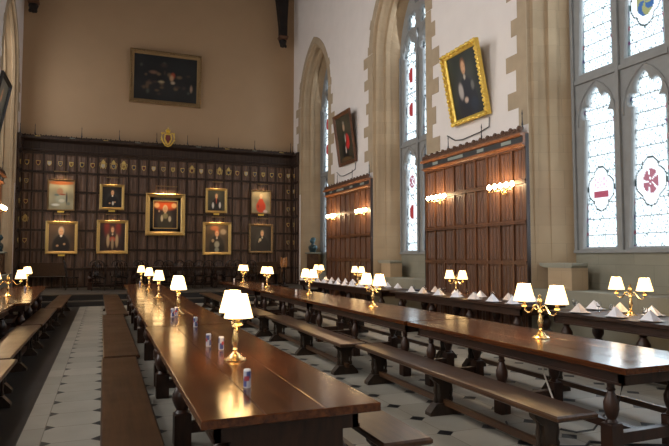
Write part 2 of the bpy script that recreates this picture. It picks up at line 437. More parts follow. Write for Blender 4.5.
for side, X in ((1, XR), (-1, XL)):
    for wi, c in enumerate(WC):
        num += 1
        root = empty('window_%d' % num); tag(root, kind='structure')
        holes = []
        for s in (-1, 1):
            holes.append(cusped(c + s * .545, .42, 1.745, 4.28, 4.97)); holes.append(cusped(c + s * .545, .42, 5.22, 7.85, 8.62))
            holes.append(foil(c + s * .40, 8.98, .33, 4))
        holes.append(foil(c, 9.62, .22, 4))
        xf0, xf1 = X + side * FX, X + side * (FX + .17)
        plate('tracery', arch(c, FHW, 1.66, FSP, FAP), holes, xf0, xf1, M['tracery'], root, .03)
        mb = MB()      # moulded bars in front: mullion, jamb rolls, transom
        a, b_ = sorted((X + side * (FX - .06), X + side * (FX + .02)))
        a2, b2 = sorted((X + side * (FX - .045), X + side * (FX + .02)))
        mb.box(a, b_, c - .04, c + .04, 1.72, 8.6); mb.box(a2, b2, c - 1.04, c + 1.04, 5.04, 5.13)
        mb.box(a2, b2, c - 1.13, c - 1.06, 1.72, 8.0); mb.box(a2, b2, c + 1.06, c + 1.13, 1.72, 8.0); mb.box(a, b_, c - 1.14, c + 1.14, 1.66, 1.719)
        for s in (-1, 1):      # hood mouldings over each light
            for (zs_, za_) in ((4.28, 5.02), (7.85, 8.68)):
                pts = [(X + side * (FX - .005), p[0], p[1]) for p in arch(c + s * .545, .455, zs_ - .1, zs_, za_, 12)]
                mb.tube(pts, .022, 6)
        mb.build('mullion', M['tracery'], root)
        xg = X + side * (FX + .08)
        for s in (-1, 1):
            y0, y1 = c + s * .545 - .43, c + s * .545 + .43
            seen = side > 0 and wi in (1, 2)
            st = .022 if (seen and wi == 2) else .04
            med = [(1.33, 'pink' if s > 0 else 'rose'), (1.02, 'pink' if s > 0 else 'rose')] if wi == 2 else [(1.25, 'red'), (2.2, 'rose')]
            if wi == 2: med = [(1.18 if s > 0 else 1.20, 'pink' if s > 0 else 'rose')]
            pane('pane', root, xg, y0, y1, 1.72, 4.99, med, 2 + s + wi, st)
            pane('pane', root, xg, y0, y1, 5.2, 8.64, [(1.0, 'blue' if s < 0 else 'red'), (2.1, 'red')] if wi != 2 else ([(.95, 'blue')] if s < 0 else []), 5 + s + wi, st)
            pane('pane', root, xg, c + s * .40 - .34, c + s * .40 + .34, 8.62, 9.34, [], 3, .05)
        pane('pane', root, xg, c - .23, c + .23, 9.38, 9.86, [], 3, .05)

# dais: two steps up to the high table
mb = MB(); mb.box(XL, XR, 20.0, YE, 0, .17); mb.box(XL, XR, 20.4, YE, .17, .36); mb.box(XL, XR, 19.97, 20.03, .14, .175); mb.box(XL, XR, 20.37, 20.43, .335, .365)
M['dais'] = plain('dais_boards', (.085, .07, .055), .5, noise=.3, scale=6)
tag(mb.build('floor_dais', M['dais']), kind='structure')
mb = MB(); mb.box(XL, XR, 19.985, 20.0, 0, .14); mb.box(XL, XR, 20.385, 20.40, .17, .335); tag(mb.build('trim_7', M['black']), kind='structure')
DZ = .365

# ------------------------------------------------------------------ panelling
def panelling(name, width, z0, rails, ncol, ztop, zcor, mats, loc, rz, corn=.25, frieze=None, folds=3, wide_cols=True):
    """front faces local -y; width along local x."""
    pm, cm = mats; root = empty(name, loc, rz); x0 = -width / 2
    cw = width / ncol; zs = [z0] + rails + [ztop]
    mb = MB(); mb.box(x0, -x0, -.035, 0, z0, ztop)
    for r in range(len(zs) - 1):
        for c in range(ncol):
            a = x0 + c * cw + .035; b_ = x0 + (c + 1) * cw - .035; za = zs[r] + .05; zb = zs[r + 1] - .05
            n = folds; w = (b_ - a) / n; pts = [(a, -.034)]
            for k in range(n):
                pts += [(a + k * w + w * .12, -.036), (a + k * w + w * .5, -.058), (a + k * w + w * .88, -.036)]
            pts.append((b_, -.034)); mb.prism(pts, za + .03, zb - .03, 'z')
    mb.build('linenfold_panels', M['panel_fold'] if pm is M['panel_dark'] else M['panel_fold_red'], root)
    mb = MB()
    for z in zs:
        mb.box(x0, -x0, -.095, -.03, z - .035, z + .035); mb.box(x0, -x0, -.115, -.09, z + .015, z + .04)
    for c in range(ncol + 1):
        x = min(max(x0 + c * cw, x0 + .028), -x0 - .028); mb.box(x - .028, x + .028, -.07, -.03, z0, ztop)
    mb.build('rails', pm, root)
    H = zcor - ztop
    mb = MB()
    prof = [(0, 0), (-.10, 0), (-.12, H * .07), (-.18, H * .10), (-.18, H * .16), (-.13, H * .2), (-.13, H * .58), (-.2, H * .6), (-corn, H * .68), (-corn, H * .76), (-corn + .06, H * .8), (0, H * .8)]
    mb.prism(prof, x0 - .02, -x0 + .02, 'x')
    o = mb.build('cornice', cm, root)
    if frieze:
        mb = MB(); mb.box(x0, -x0, -.14, -.125, H * .24 + ztop, H * .56 + ztop); mb.build('frieze', frieze, root)
    for p in [o]: p.location.z = ztop
    return root, ztop + H * .8, zcor
def cresting(root, width, za, zb, y, mat, pitch=.16):
    mb = MB(); x = -width / 2; k = 0
    mb.box(-width / 2, width / 2, y - .02, y + .02, za - .005, za + (zb - za) * .45)
    while x < width / 2 - .02:
        w = min(pitch, width / 2 - x); c = x + w / 2; h = (zb - za) * (1.0 if k % 2 else .75)
        mb.prism([(c - w * .45, za), (c + w * .45, za), (c + w * .3, za + h * .55), (c + w * .42, za + h * .7), (c, za + h), (c - w * .42, za + h * .7), (c - w * .3, za + h * .55)], y - .025, y + .03, 'y')
        mb.ball((c, y - .03, za + h * .4), (w * .22, .02, h * .2), 8, 5)
        x += w; k += 1
    mb.build('cresting', mat, root)
def spike(root, x, y, z, h):
    mb = MB(); mb.lathe([(.022, 0), (.028, .04), (.014, .08), (.018, .12), (.012, .16), (.008, h * .7), (.014, h * .8), (.002, h)], x, y, z, 8); mb.build('finial', M['iron'], root, True)

def shield(root, x, y, z, kind, s=1.0):
    """small painted coat of arms standing off the panel"""
    mb = MB(); w = .085 * s; h = .11 * s
    sh = [(x - w, z + h), (x + w, z + h), (x + w, z), (x + w * .7, z - h * .55), (x, z - h), (x - w * .7, z - h * .55), (x - w, z)]
    mb.prism(sh, y - .012, y + .02, 'y'); mb.cur = 1
    inn = [(x + (p[0] - x) * .72, z + (p[1] - z) * .72) for p in sh]; mb.prism(inn, y - .02, y - .01, 'y'); mb.cur = 2
    if kind % 3 == 0: mb.prism([(x - w * .5, z + h * .1), (x + w * .5, z + h * .45), (x + w * .5, z + h * .15), (x - w * .5, z - h * .2)], y - .026, y - .018, 'y')
    elif kind % 3 == 1: mb.box(x - w * .12, x + w * .12, y - .026, y - .018, z - h * .5, z + h * .6); mb.box(x - w * .5, x + w * .5, y - .026, y - .018, z, z + h * .22)
    else: mb.prism([(x - w * .5, z - h * .1), (x, z + h * .5), (x + w * .5, z - h * .1), (x, z + h * .1)], y - .026, y - .018, 'y')
    if kind in (7, 8, 9, 16, 19, 20):     # mitre or crest above with side scrolls
        mb.cur = 0; mb.prism([(x - w * .7, z + h * 1.1), (x + w * .7, z + h * 1.1), (x + w * .8, z + h * 1.7), (x, z + h * 2.5), (x - w * .8, z + h * 1.7)], y - .018, y + .02, 'y')
        for sg in (-1, 1): mb.tube([(x + sg * w * .8, y - .01, z + h * 1.3), (x + sg * w * 1.6, y - .01, z + h * 1.1), (x + sg * w * 1.5, y - .01, z + h * .4), (x + sg * w * 1.0, y - .01, z - h * .9)], .012 * s, 6)
    cols = [M['gold_paint'], M['sh%d' % (kind % 5)], M['sh%d' % ((kind * 2 + 3) % 5)]]
    mb.build('heraldic_shield', cols, root)
for i, c in enumerate(((.03, .025, .03), (.16, .03, .025), (.5, .45, .36), (.03, .04, .10), (.36, .26, .08))): M['sh%d' % i] = plain('shield_paint_%d' % i, c, .5)

EW = XR - XL - .16
end_root, zc0, zc1 = panelling('wall_panelling', EW, DZ, [1.08, 1.84, 2.60, 3.36, 4.12, 4.88], 28, 5.62, 6.36, (M['panel_dark'], M['panel_dark']), ((XL + XR) / 2, YE - .03, 0), 0, .42, folds=2)
tag(end_root, 'dark oak panelling with rows of painted shields across the end wall', 'wall panelling')
cresting(end_root, EW, zc0, zc1 - .06, -.33, M['panel_dark'], .09)
for k in range(28):
    shield(end_root, -EW / 2 + (k + .5) * EW / 28, -.085, 5.22, k, .9 if k not in (7, 8, 9) else 1.0)
for k in (0, 27): 
    for z in (4.5, 3.7, 3.0, 2.2): shield(end_root, -EW / 2 + (k + .5) * EW / 28, -.085, z, k + int(z * 3), .8)
for x in (-5.0, -3.35, -1.95, -.5, .75, 2.05, 3.65, 5.3): spike(end_root, x, -.3, 6.3, .42)
for k in range(9):
    mb = MB(); x = -4.9 + k * 1.22; mb.box(x - .1, x + .1, -.36, -.35, 6.16, 6.24); mb.build('cornice_plate', M['letter_plate' if k % 2 else 'gold_paint'], end_root)
# large gilded coat of arms on the cornice
r = empty('coat_of_arms', (2.37, YE - .60, 6.30)); tag(r, 'gilded carved coat of arms standing above the centre of the dark panelling cornice', 'coat of arms')
mb = MB(); mb.prism([(-.17, .42), (.17, .42), (.2, .15), (.12, -.08), (0, -.18), (-.12, -.08), (-.2, .15)], -.03, .05, 'y'); mb.build('shield', M['gold_bright'], r)
mb = MB(); mb.prism([(-.12, .36), (.12, .36), (.14, .15), (0, -.1), (-.14, .15)], -.045, -.028, 'y'); mb.build('shield_field', M['sh1'], r)
mb = MB()
for s in (-1, 1): mb.tube([(s * .16, 0, .48), (s * .30, 0, .42), (s * .33, 0, .22), (s * .27, 0, .02), (s * .14, 0, -.16), (0, 0, -.24)], .035, 8); mb.ball((s * .31, 0, .45), .05); mb.ball((s * .33, 0, .1), .045)
mb.build('scrollwork', M['gold_bright'], r, True)
mb = MB(); mb.lathe([(.10, 0), (.13, .04), (.09, .08), (.14, .13), (.11, .2), (.02, .24), (.03, .29), (.0, .33)], 0, 0, .44, 14); mb.build('crown', M['gold_bright'], r, True)
mb = MB(); mb.box(-.05, .05, .03, .32, -.14, -.04); mb.build('bracket', M['panel_dark'], r); r.scale = (.78, .9, .8)

# side return panelling at the dais end on both walls
for side, X in ((1, XR), (-1, XL)):
    rr, za, zb = panelling('wall_panelling', .74, DZ, [1.08, 1.84, 2.60, 3.36, 4.12, 4.88], 2, 5.62, 6.36, (M['panel_dark'], M['panel_dark']), (X - side * .0, 24.50, 0), -PI / 2 * side, .16, folds=2)
    tag(rr, 'narrow dark oak panelling turning the corner onto the %s wall by the dais' % ('right' if side > 0 else 'left'), 'wall panelling')
    for k in range(2):
        for z in (5.2, 4.5, 3.7, 3.0, 2.2):
            if k == (0 if side > 0 else 1): shield(rr, -.185 if side > 0 else .185, -.085, z, int(z * 5), .8)
    spike(rr, -.3, -.1, 6.2, .42)
# red-brown panelling between the windows
names = ['beside the bust, nearest the dais', 'between the second and third windows', 'behind the camera side']
for side, X in ((1, XR), (-1, XL)):
    for i in range(3):
        a, b_ = WC[i + 1] + RHW - RS, WC[i] - RHW - RS; wd_ = b_ - a - .06
        rr, za, zb = panelling('wall_panelling', wd_, 0, [.62, 1.46, 2.29, 3.12], 9, 3.84, 4.19, (M['panel_red'], M['cornice_red']), (X, (a + b_) / 2, 0), -PI / 2 * side, .22, M['frieze'])
        if i == 2 and side > 0: lab = 'red-brown oak panelling on the right wall past the near window'
        elif side > 0: lab = ('red-brown oak panelling on the right wall under the dark-framed portrait', 'wide red-brown oak panelling on the right wall under the gilt-framed portrait')[i == 1]
        else: lab = ('red-brown oak panelling on the left wall under the leaning dark frame', 'red-brown oak panelling on the left wall, second from the dais', 'red-brown oak panelling on the left wall nearest the entrance')[i]
        tag(rr, lab, 'wall panelling')
        cresting(rr, wd_, za, zb + .08, -.15, M['carved'], .13)
        for x in (-wd_ / 2 + .04, -wd_ / 2 + 1.15, .55, wd_ / 2 - .04): spike(rr, x, -.1, 4.18, .42)
        for x, w in ((-1.35, .12), (-.45, .32), (.55, .12), (1.45, .16)):
            mb = MB(); mb.box(x - w, x + w, -.148, -.138, 3.84 + .35 * .3, 3.84 + .35 * .5); mb.build('inscription_plate', M['letter_plate'], rr)
        for sg in (-1, 1):
            mb = MB(); a, b_ = sorted((sg * wd_ / 2, sg * (wd_ / 2 + .028))); mb.box(a, b_, -.085, 0, 0, 4.1); mb.build('end_post', M['panel_dark'], rr)

# stone corner pedestals in the window recesses
for side, X in ((1, XR), (-1, XL)):
    for i, c in enumerate(WC[1:3]):
        r = empty('stone_pedestal', (X, c, RZ0 + .004)); s = side
        mb = MB(); a, b_ = sorted((s * .12, s * .52)); mb.box(a, b_, .55, 1.17, 0, .42); mb.build('block', M['stone'], r)
        mb = MB(); a, b_ = sorted((s * .10, s * .5)); mb.prism([(.52, .46), (.55, .42), (1.25, .42), (1.38, .46), (1.38, .51), (.52, .51)], a, b_, 'x'); mb.build('slab', M['stone_pale'], r)
        tag(r, 'grey stone block with a projecting slab in the %s %s window recess' % (('middle', 'nearest')[i], 'right-hand' if s > 0 else 'left-hand'), 'stone pedestal')

# roof corbels: dark timber brace on a carved head
def corbel(x, y, s, lab):
    r = empty('roof_brace', (x, y, 11.0)); tag(r, lab, 'roof brace')
    mb = MB(); W = s
    mb.prism([(-.16 , .45), (.16, .45), (.17, 1.2), (.22 , 2.2), (.34, 3.2), (.5, 3.95), (-.6 * 1, 3.95), (-.42, 2.9), (-.26, 1.7), (-.17, .9)] if s > 0 else [(-.16 , .45), (.16, .45), (.17, .9), (.26, 1.7), (.42, 2.9), (.6, 3.95), (-.5, 3.95), (-.34, 3.2), (-.22, 2.2), (-.17, 1.2)], -.16, .16, 'y')
    mb.build('curved_brace', M['beam'], r)
    mb = MB(); mb.box(-.2, .2, -.2, .2, .38, .46); mb.box(-.17, .17, -.17, .17, .32, .38); mb.build('capital', M['carved'], r)
    mb = MB(); mb.ball((0, 0, .16), (.15, .16, .19), 14, 10); mb.ball((0, -.14, .14), (.03, .05, .05), 8, 6); mb.ball((0, .02, .25), (.18, .17, .12), 12, 8); mb.ball((-.1, -.08, .02), (.06, .05, .08), 8, 6); mb.ball((.1, -.08, .02), (.06, .05, .08), 8, 6)
    mb.build('carved_head', M['beam'], r, True)
corbel(7.3, 24.45, 1, 'dark timber roof brace ending in a carved head, top right of the end wall')
corbel(-2.72, 24.45, -1, 'dark timber roof brace ending in a carved head, top left of the end wall')

# ------------------------------------------------------------------ paintings
def sm(t): t = max(0, min(1, t)); return t * t * (3 - 2 * t)
def portrait_fn(bg, els):
    def f(u, v):                                        # u -1..1, v 0..1
        k = .5 + .5 * math.sin(u * 3.1 + v * 5) * math.sin(v * 7 - u * 2)
        c = [a * (.75 + .5 * k) for a in bg]
        for (cu, cv, ru, rv, col, soft) in els:
            d = math.hypot((u - cu) / ru, (v - cv) / rv); m = sm((1 - d) / soft)
            if m > 0: c = [a * (1 - m) + b_ * m for a, b_ in zip(c, col)]
        return c
    return f
SK = (.62, .36, .20)
def sitter(robe, collar=(.75, .7, .62), hair=(.35, .3, .25), face=(0, .76), fs=.17, hands=True, extra=()):
    fu, fv = face
    e = [(fu, .30, 1.0, .62, tuple(.06 + .9 * q_ for q_ in robe), 1.0), (fu, .18, .76, .46, robe, .25), (fu, .42, .42, .24, robe, .3), (fu, fv + .03, fs * 1.4, fs * .95, hair, .4), (fu, fv - .01, fs * 1.05, fs * .85, SK, .35), (fu - fs * .35, fv + .01, fs * .22, fs * .1, (.2, .1, .06), .6), (fu + fs * .35, fv + .01, fs * .22, fs * .1, (.2, .1, .06), .6), (fu, fv - fs * .5, fs * .3, fs * .08, (.4, .14, .1), .6), (fu, fv - .16, fs * .55, .05, collar, .4)]
    if hands: e += [(fu - .28, .2, .13, .05, SK, .5), (fu + .25, .26, .12, .05, SK, .5)]
    return e + list(extra)
def picture(name, w, h, fw, fmat, fn, loc, rot, label, depth=.07, ornate=False, liner=None, plate_=False, top_extra=None, bead=.11, nx=None):
    """local x across, z up, front faces -y, origin at the lower centre of the frame"""
    r = empty(name, loc); r.rotation_euler = rot; tag(r, label, 'painting')
    a, b_ = w / 2, h
    mb = MB()
    prof = [(0, 0), (0, -depth), (fw * .25, -depth * 1.15), (fw * .45, -depth * .7), (fw * .75, -depth * .6), (fw, -depth * .3), (fw, 0)]
    rings = []
    for d, y in prof: rings.append([(-a + d, y, d), (a - d, y, d), (a - d, y, b_ - d), (-a + d, y, b_ - d)])
    vs = [p for rg in rings for p in rg]; fs = []
    for i in range(len(rings)):
        j = (i + 1) % len(rings)
        for k in range(4): fs.append((i * 4 + k, i * 4 + (k + 1) % 4, j * 4 + (k + 1) % 4, j * 4 + k))
    mb.add(vs, fs)
    if ornate:
        for (p0, p1) in (((-a, 0), (a, 0)), ((a, 0), (a, b_)), ((a, b_), (-a, b_)), ((-a, b_), (-a, 0))):
            L = math.hypot(p1[0] - p0[0], p1[1] - p0[1]); n = int(L / bead)
            for k in range(n + 1):
                t = k / n; x = p0[0] + (p1[0] - p0[0]) * t; z = p0[1] + (p1[1] - p0[1]) * t
                sx = (a - fw * .3) / a; x *= sx; z = b_ / 2 + (z - b_ / 2) * (b_ / 2 - fw * .3) / (b_ / 2)
                g = 1.25 if k % 2 else .85
                mb.ball((x, -depth * 1.0, z), (bead * .42 * g, depth * .4, bead * .42 * g), 8, 5)
    mb.build('frame', fmat, r, ornate)
    iw = fw
    if liner:
        lw, lm, lg = liner
        mb = MB()
        for (x0, x1, z0, z1) in ((-a + fw, -a + fw + lw, fw, b_ - fw), (a - fw - lw, a - fw, fw, b_ - fw), (-a + fw, a - fw, fw, fw + lw), (-a + fw, a - fw, b_ - fw - lw, b_ - fw)): mb.box(x0, x1, -.03, 0, z0, z1)
        mb.build('liner', lm, r)
        mb = MB(); g = .035; q = fw + lw
        for (x0, x1, z0, z1) in ((-a + q - g, -a + q, q - g, b_ - q + g), (a - q, a - q + g, q - g, b_ - q + g), (-a + q, a - q, q - g, q), (-a + q, a - q, b_ - q, b_ - q + g)): mb.box(x0, x1, -.045, -.01, z0, z1)
        mb.build('slip', lg, r); iw = fw + lw
    W = w - 2 * iw; Hh = h - 2 * iw; nx = nx or 44; ny = int(nx * Hh / W)
    vs = []; cols = []
    for j in range(ny + 1):
        for i in range(nx + 1):
            vs.append((-W / 2 + W * i / nx, -.012, iw + Hh * j / ny)); cols.append(fn(-1 + 2 * i / nx, j / ny))
    fs = [(j * (nx + 1) + i, j * (nx + 1) + i + 1, (j + 1) * (nx + 1) + i + 1, (j + 1) * (nx + 1) + i) for j in range(ny) for i in range(nx)]
    colour_mesh('canvas', vs, fs, cols, M['paint'], r, True)
    if plate_:
        mb = MB(); mb.box(-.12, .12, -.05, -.02, -.085, -.015); mb.build('nameplate', M['gold_bright'], r)
    return r
def picture_light(x, z, w, label, power=9):
    """brass bar lamp on a bracket over an end-wall portrait"""
    r = empty('picture_light', (x, YE - .15, z)); tag(r, label, 'picture light')
    mb = MB(); mb.tube([(0, 0, 0), (0, -.12, .02), (0, -.30, .02)], .009, 6); mb.build('bracket', M['brass'], r)
    mb = MB(); mb.box(-w / 2, w / 2, -.33, -.27, 0, .035); mb.build('lamp_hood', M['gold_dark'], r)
    ld = bpy.data.lights.new('picture_lamp', 'AREA'); ld.shape = 'RECTANGLE'; ld.size = w * .9; ld.size_y = .03; ld.energy = power * .26; ld.color = (1, .68, .36); ld.spread = math.radians(120)
    lo = bpy.data.objects.new('lamp_tube', ld); COL.objects.link(lo); lo.parent = r; lo.location = (0, -.34, -.014); lo.rotation_euler = (math.radians(24), 0, 0)

YP = YE - .158
P = []
picture('framed_painting', .97, 1.22, .05, M['gold_dark'], portrait_fn((.36, .33, .22), [(0, .93, 1.6, .10, (.36, .12, .04), .5), (-.1, .62, .34, .16, (.36, .2, .12), .5), (.0, .35, .62, .2, (.36, .38, .30), .5), (.45, .38, .09, .3, (.05, .05, .05), .6), (-.35, .5, .3, .05, (.12, .16, .14), .6), (.1, .52, .4, .035, (.28, .06, .03), .6), (.05, .3, .32, .08, (.62, .60, .5), .5), (-.45, .15, .45, .06, (.7, .7, .62), .6), (.6, .2, .2, .08, (.2, .22, .18), .6)]),  # red top band paints the picture lamp's light, pale low streak its glare
    (-1.59, YP, 3.38), (0, 0, 0), 'pale grey-green painting with painted red lamplight at its top, upper left of the end wall', plate_=True)
picture('framed_painting', .93, 1.03, .10, M['gold'], portrait_fn((.012, .010, .010), sitter((.012, .012, .014), (.8, .76, .7), (.05, .03, .02), (.05, .72), .17, True, [(.1, .2, .12, .12, (.75, .7, .62), .5)])),
    (.27, YP, 3.46), (0, 0, 0), 'small gilt-framed portrait of a black-robed sitter, upper row left of centre', plate_=True)
picture('framed_painting', 1.14, 1.28, .11, M['gold'], portrait_fn((.085, .05, .03), sitter((.012, .010, .012), (.8, .75, .68), (.4, .34, .28), (-.05, .72), .2, True)),
    (-1.53, YP, 1.68), (0, 0, 0), 'gilt-framed portrait of a bald man in a dark gown, lower row far left', plate_=True)
picture('framed_painting', 1.18, 1.35, .12, M['gold'], portrait_fn((.03, .018, .018), [(-.45, .8, .35, .5, (.16, .025, .02), .8), (.45, .8, .35, .5, (.16, .025, .02), .8)] + sitter((.05, .025, .02), (.6, .5, .35), (.2, .1, .06), (.0, .76), .13, False, [(-.35, .36, .16, .3, (.5, .36, .2), .5), (.35, .36, .16, .3, (.5, .36, .2), .5), (0, .42, .3, .12, (.45, .10, .06), .5), (0, .25, .14, .26, (.4, .3, .18), .5)])),
    (.32, YP, 1.69), (0, 0, 0), 'gilt-framed portrait before a red curtain, lower row left of centre', plate_=False)
picture('framed_painting', 1.58, 1.76, .17, M['gold'], portrait_fn((.03, .02, .018), [(0, .88, 1.3, .28, (.65, .10, .02), .5), (-.75, .85, .3, .12, (.8, .45, .2), .5), (.75, .85, .3, .12, (.8, .45, .2), .5)] + sitter((.06, .05, .03), (.6, .55, .4), (.7, .55, .3), (-.02, .70), .18, False, [(-.5, .58, .2, .1, (.05, .03, .03), .4), (-.3, .36, .14, .16, (.6, .52, .34), .5), (.38, .34, .16, .14, (.65, .55, .38), .5), (0, .45, .3, .14, (.28, .24, .12), .5), (-.55, .63, .1, .05, (.5, .35, .2), .5)])),
    (2.36, YP, 2.44), (0, 0, 0), 'largest gilt-framed portrait at the centre of the dark panelling with a dark liner', liner=(.16, M['black'], M['gold']), depth=.12)
picture('framed_painting', .92, 1.06, .10, M['gold'], portrait_fn((.05, .05, .035), sitter((.02, .02, .02), (.5, .1, .05), (.3, .2, .12), (0, .72), .15, False, [(-.4, .26, .17, .2, (.66, .64, .62), .5), (.42, .28, .17, .2, (.66, .64, .62), .5), (0, .48, .06, .18, (.45, .08, .05), .5)])),
    (4.47, YP, 3.45), (0, 0, 0), 'small gilt-framed portrait of a sitter with white bishop sleeves, upper row right of centre', plate_=True)
picture('framed_painting', 1.22, 1.4, .12, M['gold'], portrait_fn((.10, .065, .035), [(.55, .75, .35, .14, (.4, .3, .2), .6), (-.2, .88, .5, .12, (.35, .12, .05), .6)] + sitter((.03, .025, .02), (.6, .5, .4), (.45, .12, .05), (0, .68), .16, False, [(0, .28, .28, .16, (.42, .40, .30), .5), (0, .08, .24, .12, (.34, .34, .26), .5), (-.35, .42, .15, .08, (.5, .35, .2), .5)])),
    (4.51, YP, 1.65), (0, 0, 0), 'gilt-framed portrait of a ruffed figure in a grey gown, lower row right of centre')
picture('framed_painting', .90, 1.04, .045, M['gold_dark'], portrait_fn((.36, .30, .18), [(0, .28, .62, .34, (.60, .06, .025), .3), (0, .5, .35, .2, (.62, .07, .03), .3), (0, .78, .2, .12, (.6, .5, .35), .4), (0, .74, .16, .12, (.72, .42, .24), .4), (.5, .06, .3, .1, (.7, .55, .5), .5), (-.3, .3, .1, .1, (.3, .03, .02), .5)]),
    (6.44, YP, 3.47), (0, 0, 0), 'small thin-framed portrait of a sitter in scarlet robes, upper row far right', plate_=True)
picture('framed_painting', 1.10, 1.28, .09, M['gold_dark'], portrait_fn((.012, .010, .010), sitter((.014, .013, .013), (.6, .55, .42), (.3, .22, .14), (.12, .70), .15, False, [(-.08, .45, .16, .08, (.6, .48, .3), .5), (-.2, .38, .07, .06, (.5, .4, .28), .5)])),
    (6.45, YP, 1.73), (0, 0, 0), 'dark beaded-frame portrait of a man in black, lower row far right', ornate=True, bead=.1)
blobs = [(random.uniform(-.8, .8), random.uniform(.1, .9), random.uniform(.05, .16), random.uniform(.04, .1), random.choice([(.10, .06, .035), (.06, .06, .05), (.14, .09, .05), (.05, .03, .025)]), .9) for _ in range(26)]
picture('framed_painting', 2.92, 2.24, .18, M['gold_dark'], portrait_fn((.012, .013, .014), blobs + [(.22, .58, .10, .10, (.30, .05, .02), .7), (.18, .52, .09, .10, (.42, .26, .15), .7), (.22, .42, .10, .05, (.40, .32, .24), .7), (-.15, .42, .14, .04, (.30, .24, .14), .7), (.82, .32, .06, .12, (.30, .20, .14), .7), (-.4, .62, .2, .06, (.15, .08, .05), .8)]),
    (2.30, YE - .01, 7.98), (math.radians(3), 0, 0), 'very large dark group painting in an ornate bronze frame high on the end wall', ornate=True, bead=.1, nx=70, depth=.1)
picture_light(-1.59, 4.86, .5, 'brass picture light above the pale painting at upper left', 14)
picture_light(.27, 4.72, .45, 'brass picture light above the small black-robed portrait', 5)
picture_light(2.36, 4.46, .85, 'wide brass picture light above the largest central portrait', 30)
picture_light(4.47, 4.74, .45, 'brass picture light above the white-sleeved bishop portrait', 7)
picture_light(6.44, 4.74, .45, 'brass picture light above the scarlet-robed portrait', 14)
picture_light(-1.53, 3.20, .55, 'brass picture light above the bald man at lower left', 12)
picture_light(.32, 3.24, .55, 'brass picture light above the red-curtain portrait', 9)
picture_light(4.51, 3.24, .55, 'brass picture light above the ruffed figure portrait', 14)
picture_light(6.45, 3.22, .5, 'brass picture light above the beaded dark frame at lower right', 8)
# leaning pictures on the side walls: bottom rests on the wall, top leans out
def wall_picture(side, y, zb, w, h, lean, **kw):
    X = (XR - .025) if side > 0 else (XL + .025)
    m_ = Matrix.Rotation(-PI / 2 * side, 4, 'Z') @ Matrix.Rotation(lean, 4, 'X')
    return picture('framed_painting', w, h, loc=(X, y, zb), rot=m_.to_euler(), **kw)
wall_picture(1, 11.17, 4.78, 1.42, 1.72, math.radians(11), fw=.12, fmat=M['gold_bright'], fn=portrait_fn((.018, .024, .018), [(.4, .7, .4, .2, (.04, .045, .03), .8)] + sitter((.018, .02, .03), (.55, .5, .42), (.16, .07, .03), (-.02, .78), .15, False, [(-.38, .42, .2, .17, (.42, .38, .36), .5), (-.12, .26, .16, .06, (.55, .42, .34), .5), (.4, .45, .14, .1, (.16, .16, .15), .6), (.35, .15, .35, .16, (.02, .03, .05), .6)])),
    label='bright gilt carved frame with a long-haired man, leaning above the nearer right panelling', ornate=True, bead=.10, depth=.11)
wall_picture(1, 18.55, 4.84, 1.50, 1.84, math.radians(8), fw=.12, fmat=M['panel_red'], fn=portrait_fn((.05, .045, .03), [(-.1, .2, .5, .3, (.015, .015, .015), .3), (.28, .42, .34, .2, (.55, .03, .03), .35), (-.1, .5, .3, .2, (.02, .03, .02), .3), (0, .75, .17, .1, (.5, .34, .22), .4), (0, .84, .16, .05, (.3, .25, .2), .5), (-.02, .25, .12, .1, (.6, .5, .45), .5), (.05, .5, .08, .12, (.6, .55, .5), .5), (-.1, .05, .9, .06, (.12, .07, .03), .5)]),
    label='dark wooden frame leaning out above the farther right panelling, portrait with a scarlet hood')
wall_picture(-1, 18.6, 4.84, 1.55, 1.90, math.radians(11), fw=.10, fmat=M['black'], fn=portrait_fn((.14, .15, .13), sitter((.1, .1, .1), (.4, .4, .36), (.2, .2, .18))),
    label='black-framed picture leaning out high on the left wall at the photo edge')
for (X, y, z, lab) in ((XR, 11.9, 4.42, 'thin grey curved line on the wall under the bright gilt frame'), (XR, 19.3, 4.5, 'thin grey curved line on the wall under the dark wooden frame')):
    mb = MB(); mb.tube([(X - .03, y + .35, z + .2), (X - .03, y, z + .02), (X - .03, y - .3, z - .05 + .03), (X - .03, y - 1.0, z + .02), (X - .03, y - 1.35, z + .08), (X - .03, y - 1.36, z + .3)], .012, 6); tag(mb.build('cable', M['iron'], None, True), lab, 'cable')  # thin dark tube following a curved line on the wall

# wall sconces: brass bar with a row of lit candle bulbs
def make_sconce():
    r = empty('wall_sconce'); mb = MB()
    mb.tube([(-.40, -.13, 0), (.40, -.13, 0)], .012, 8); mb.tube([(0, 0, -.04), (0, -.06, -.07), (0, -.13, 0)], .012, 8); mb.lathe([(.05, 0), (.045, .015), (.0, .02)], 0, 0, 0, 14, Matrix.Translation((0, 0, -.04)) @ Matrix.Rotation(PI / 2, 4, 'X'))
    mb.build('arm', M['brass'], r, True)
    for k in range(5):
        x = -.38 + k * .19
        mb = MB(); mb.lathe([(.02, 0), (.03, .01), (.014, .02), (.014, .055)], x, -.13, 0, 10); c = mb.build('candle_tube', M['brass'], r, True)
        mb = MB(); mb.lathe([(.014, .055), (.045, .08), (.05, .115), (.026, .155), (0, .17)], x, -.13, 0, 10); mb.build('bulb', M['bulb'], c, True)
    for x in (-.2, .2):
        ld = bpy.data.lights.new('sconce_glow', 'POINT'); ld.energy = 15; ld.color = (1, .66, .36); ld.shadow_soft_size = .06
        lo = bpy.data.objects.new('sconce_glow', ld); COL.objects.link(lo); lo.parent = r; lo.location = (x, -.26, .12)
    return r
sc0 = make_sconce(); cache(sc0)
